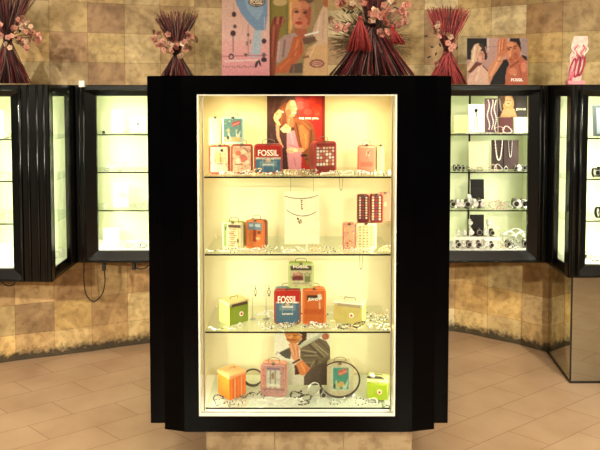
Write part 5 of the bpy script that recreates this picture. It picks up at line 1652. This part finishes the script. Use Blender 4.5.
lay('the second shelf of the watch showcase', 'jewellery on the second shelf of the watch showcase', d2,
    [('dark_watch', 454.5, 3.54, .2, .72), ('dark_watch', 458.5, 3.545, .1, .75), ('dark_watch', 463, 3.54, -.1, .68), ('dark_bracelet', 469, 3.54, 0, .6, .6), ('silver_bracelet', 474, 3.54, 0, .7, .8), ('dark_bracelet', 480, 3.54, 0, .6, .6), ('silver_bracelet', 485, 3.54, 0, .7, .8), ('pink_bracelet', 493, 3.54, 0, .8, .9), ('pearl_bracelet', 498, 3.54, 0, .8, .9), ('ring', 506, 3.54, 0, 1.2), ('dark_watch', 515, 3.54, 0, .66), ('white_watch', 519, 3.545, .1, .7), ('dark_watch', 523.5, 3.54, 0, .7), ('dark_watch', 527.5, 3.54, 0, .68)])
# third shelf
card('black velvet stand on the third shelf of the watch showcase', 471, 484.5, 180, d3, YD + .03, M_VELVET, 4, name='velvet_stand', cat='display stand')
lay('the third shelf of the watch showcase', 'jewellery on the third shelf of the watch showcase', d3,
    [('dark_watch', 452, 3.56, 0, 0.98), ('white_watch', 457, 3.54, .1, 1.10), ('white_watch', 462, 3.54, -.1, 1.04), ('dark_watch', 466, 3.54, .1, 1.10), ('white_watch', 468.5, 3.585, 0, 1.52), ('white_watch', 474, 3.54, .1, 1.16), ('dark_watch', 478.5, 3.555, 0, 1.22), ('white_watch', 482.5, 3.54, -.2, 1.10),
     ('pearl_bracelet', 488, 3.54, 0, .8, .6), ('pink_bracelet', 493, 3.54, 0, .9, .9), ('pink_bracelet', 498, 3.545, .5, 1.0, 1.0), ('pink_bracelet', 503, 3.54, 0, .8, .8), ('pearl_bracelet', 508, 3.54, 0, .8, .6), ('dark_watch', 514, 3.54, .1, 1.22), ('white_watch', 518.5, 3.54, -.1, 1.04), ('dark_watch', 522.5, 3.55, .1, 1.16), ('white_watch', 527, 3.54, 0, 1.04)])
# lowest level: watches in tiers
card('black velvet stand on the lowest level of the watch showcase', 471, 485, 215.5, d4, YD + .035, M_VELVET, 4, name='velvet_stand', cat='display stand')
def riser(label, px0, px1, Y0, Y1, z, hgt, m):
    xa, xb = at(px0, 250, Y0).x, at(px1, 250, Y0).x
    bm = bmesh.new(); bbox(bm, xa, xb, Y0, Y1, z + .0006, z + hgt, .002)
    tag(obj('display_riser', bm, m), label, 'display riser')
riser('low pale riser under the back row of watches in the watch showcase', 455, 500, 3.565, 3.60, d4, .055, M_CARD)
lay('the lowest level of the watch showcase', 'watches on the lowest level of the watch showcase', d4,
    [('white_watch', 452, 3.52, .2, 0.92), ('dark_watch', 457.5, 3.53, .1, 0.92), ('white_watch', 463, 3.53, 0, 0.86), ('dark_watch', 468, 3.53, .1, 0.92), ('white_watch', 473, 3.53, -.1, 0.92), ('dark_watch', 478, 3.53, 0, 0.92), ('white_watch', 485, 3.53, .1, 1.09), ('dark_watch', 491, 3.53, 0, 0.80), ('gold_bracelet', 496, 3.535, 0, .9, .9), ('gold_bracelet', 502, 3.535, 0, .9, .9), ('dark_bracelet', 510, 3.53, 0, .8, .9), ('silver_bracelet', 515, 3.535, 0, 1, 1.0), ('silver_bangle', 512, 3.58, .3, 1.1), ('silver_bangle', 519, 3.58, -.3, 1.2), ('dark_watch', 524, 3.54, 0, 1.03), ('silver_bangle', 504, 3.585, .3, 1.2), ('silver_bangle', 509, 3.60, .1, 1.4), ('silver_bangle', 516, 3.61, -.1, 1.6), ('silver_bangle', 522, 3.60, .2, 1.4), ('dark_watch', 507, 3.545, .2, .9), ('white_watch', 527.5, 3.56, 0, 1.03)])
lay('the pale riser of the watch showcase', 'watches on the pale riser', d4 + .056,
    [('white_watch', 458, 3.582, .1, 0.80), ('white_watch', 464, 3.582, 0, 0.80), ('white_watch', 470.5, 3.582, 0, 0.98), ('dark_watch', 478, 3.582, .1, 1.03), ('white_watch', 485, 3.582, 0, 0.92), ('dark_watch', 491, 3.582, .1, 0.92), ('silver_bangle', 496, 3.582, .3, .9)])
for px_, py_, s_ in ((470, 220.5, 'beside'), (488, 220.5, 'across')):
    p = at(px_, py_ + 6, 3.61)
    c = thing('watch_pillar', 'tall slim watch post %s the black velvet stand, lowest level' % ('on the shop-centre side of' if px_ < 480 else 'on the mirror side of'), 'display stand', (p.x, 3.612, d4))
    bm = bmesh.new(); tube(bm, [(0, 0, .001), (0, 0, p.z - d4)], .006, 10); obj('post', bm, M_CARD, c)
    o = copy_tree(protos['white_watch'][2]); o.name = 'wristwatch'; o.location = (p.x, 3.612, p.z + .001); o.scale = (.85, .7, .85)
    tag(o, 'white dial watch on top of the slim post %s' % ('nearer the shop centre' if px_ < 480 else 'nearer the mirror base'), 'watch', 'watches on slim posts')

# --- overexposed showcase between the sheaf and the centre showcase
YCc = 3.57
g = 'cards in the white-lit showcase'
card('blank white card on the top shelf of the white-lit showcase', 112.5, 124, 111, d1, YCc, M_CARD, group=g)
def dot(c, w, h):
    bm = bmesh.new(); disc(bm, (0, -.004, h * .55), .010, .002, 'Y', 14); obj('print_mark', bm, mat('soft_blue_ink', (150, 160, 168), .5), c)
card('white card with a small grey-blue mark on the top shelf of the white-lit showcase', 130, 147, 117, d1, YCc, M_CARD, group=g, inner=dot)
bm = bmesh.new(); bbox(bm, -.007, .007, -.006, .006, 0, .016, .002)
p = at(103.5, 133, 3.54)
tag(obj('cube_charm', bm, M_VELVET, None, (p.x, 3.54, d1 + .0006)), 'tiny black cube charm alone on the top shelf of the white-lit showcase', 'charm')
lay('the second shelf of the white-lit showcase', 'jewellery on the second shelf of the white-lit showcase', d2, [('dark_bracelet', 107, 3.54, 0, .5, .4), ('ring', 112, 3.55, 0, 1.3), ('silver_bracelet', 115, 3.54, 0, .8, .8), ('ring', 109, 3.58, 0, 1.5), ('dark_bracelet', 120, 3.54, 0, .5, .6), ('ring', 118, 3.58, 0, 1.4), ('silver_bangle', 125, 3.55, .4, .8), ('silver_necklace', 135, 3.54, 0, .8)])
bc, w, h = card('white necklace bust on the third shelf of the white-lit showcase', 113, 128.5, 184, d3, YCc, M_CARD, group=g, name='necklace_bust')
bm = bmesh.new()
for s in (-1, 0, 1):
    tube(bm, [(s * .016 - .004, -.005, h * .62), (s * .016, -.006, h * .34), (s * .016 + .004, -.005, h * .6)], .0013, 5)
o = obj('necklace', bm, M_SILVER); o.location = bc.location; o.rotation_euler = bc.rotation_euler
tag(o, 'fine looped silver necklace on the white necklace bust', 'necklace')
lay('the third shelf of the white-lit showcase', 'jewellery on the third shelf of the white-lit showcase', d3, [('silver_bangle', 136, 3.56, .4, 1.0), ('silver_bangle', 142, 3.57, .2, 1.1), ('silver_bangle', 146, 3.55, -.3, .9), ('ring', 106, 3.55, 0, 1.2)])
card('square white card on the floor of the white-lit showcase', 102.5, 118, 229, d4, YCc, M_CARD, group=g)
lay('the floor of the white-lit showcase', 'jewellery on the floor of the white-lit showcase', d4, [('silver_bracelet', 107, 3.53, 0, .7, .3), ('gold_bracelet', 124, 3.54, 0, .8, .8), ('dark_bracelet', 129, 3.55, .2, .6, .6), ('silver_bracelet', 137, 3.54, 0, .7, .5), ('dark_bracelet', 143, 3.54, .2, .7, .6), ('silver_bangle', 146, 3.58, .2, .9)])

# --- jutting showcase at the photo's edge
YAc = 3.22
ga = 'cards in the jutting showcase'
card('pale card on the top shelf of the jutting showcase cut by the frame', -18, 3, 112, d1, YAc, M_CARD, group=ga)
card('square white card on the floor of the jutting showcase cut by the frame', -16, 9, 245, d4, YAc, M_CARD, group=ga)
lay('the top shelf of the jutting showcase', 'jewellery on the top shelf of the jutting showcase', d1, [('silver_bracelet', 2, 3.19, 0, .8, .8), ('dark_bracelet', 8, 3.19, 0, .7, .7), ('silver_bangle', 38, 3.30, .9, .8), ('dark_bracelet', 44, 3.27, .6, .7, .8)])
lay('the second shelf of the jutting showcase', 'jewellery on the second shelf of the jutting showcase', d2, [('silver_bracelet', 3, 3.19, 0, .8, .5), ('silver_bracelet', 40, 3.27, 0, .8, .8), ('ring', 48, 3.25, .8, 1.2)])
lay('the third shelf of the jutting showcase', 'jewellery on the third shelf of the jutting showcase', d3, [('dark_bracelet', 42, 3.27, .6, .8, .8), ('silver_bangle', 2, 3.2, .3, .9), ('silver_bracelet', 8, 3.19, 0, .8, .6), ('silver_bracelet', 46, 3.30, 0, .8, .8)])
lay('the floor of the jutting showcase', 'jewellery on the floor of the jutting showcase', d4, [('dark_bracelet', 38, 3.26, 0, .9, .6), ('silver_bracelet', 44, 3.22, 0, .9, .5), ('dark_bracelet', 50, 3.26, .5, .9, .5), ('gold_bracelet', 56, 3.33, .2, .9, .5), ('silver_bracelet', 47, 3.31, 0, .9, .5)])

# --- corner showcase on the mirror base
YFc = 3.29
gb, w, h = card('dark blue-grey box card on the top shelf of the corner showcase', 592.5, 612, 106, d1, YFc, mat('slate_board', (56, 62, 66), .5), 6, name='display_box')
bm = bmesh.new(); bbox(bm, -w * .32, w * .32, -.005, -.003, h * .08, h * .9, .001); obj('window_panel', bm, mat('slate_light', (120, 132, 138), .4), gb)
lay('the second shelf of the corner showcase', 'jewellery on the second shelf of the corner showcase', d2, [('dark_watch', 594.5, 3.28, .2, 1.0), ('black_watch', 599, 3.29, 0, 1.1), ('dark_watch', 605, 3.28, 0, 1.0)])
lay('the third shelf of the corner showcase', 'jewellery on the third shelf of the corner showcase', d3, [('black_watch', 598, 3.28, .2, 1.2), ('dark_watch', 604, 3.28, 0, 1.1)])
lay('the floor of the corner showcase', 'jewellery on the floor of the corner showcase', d4, [('dark_bracelet', 594, 3.27, 0, .8, .4), ('silver_bracelet', 600, 3.27, .2, .9, .4), ('dark_watch', 582, 3.29, .7, .8), ('dark_bracelet', 578, 3.28, .7, .9, .8), ('silver_bracelet', 584, 3.33, .7, .9, .8)])

# remove the patterns the copies were made from
for kd, (nm, desc, pr) in protos.items():
    for ch in list(pr.children_recursive):
        bpy.data.objects.remove(ch)
    bpy.data.objects.remove(pr)
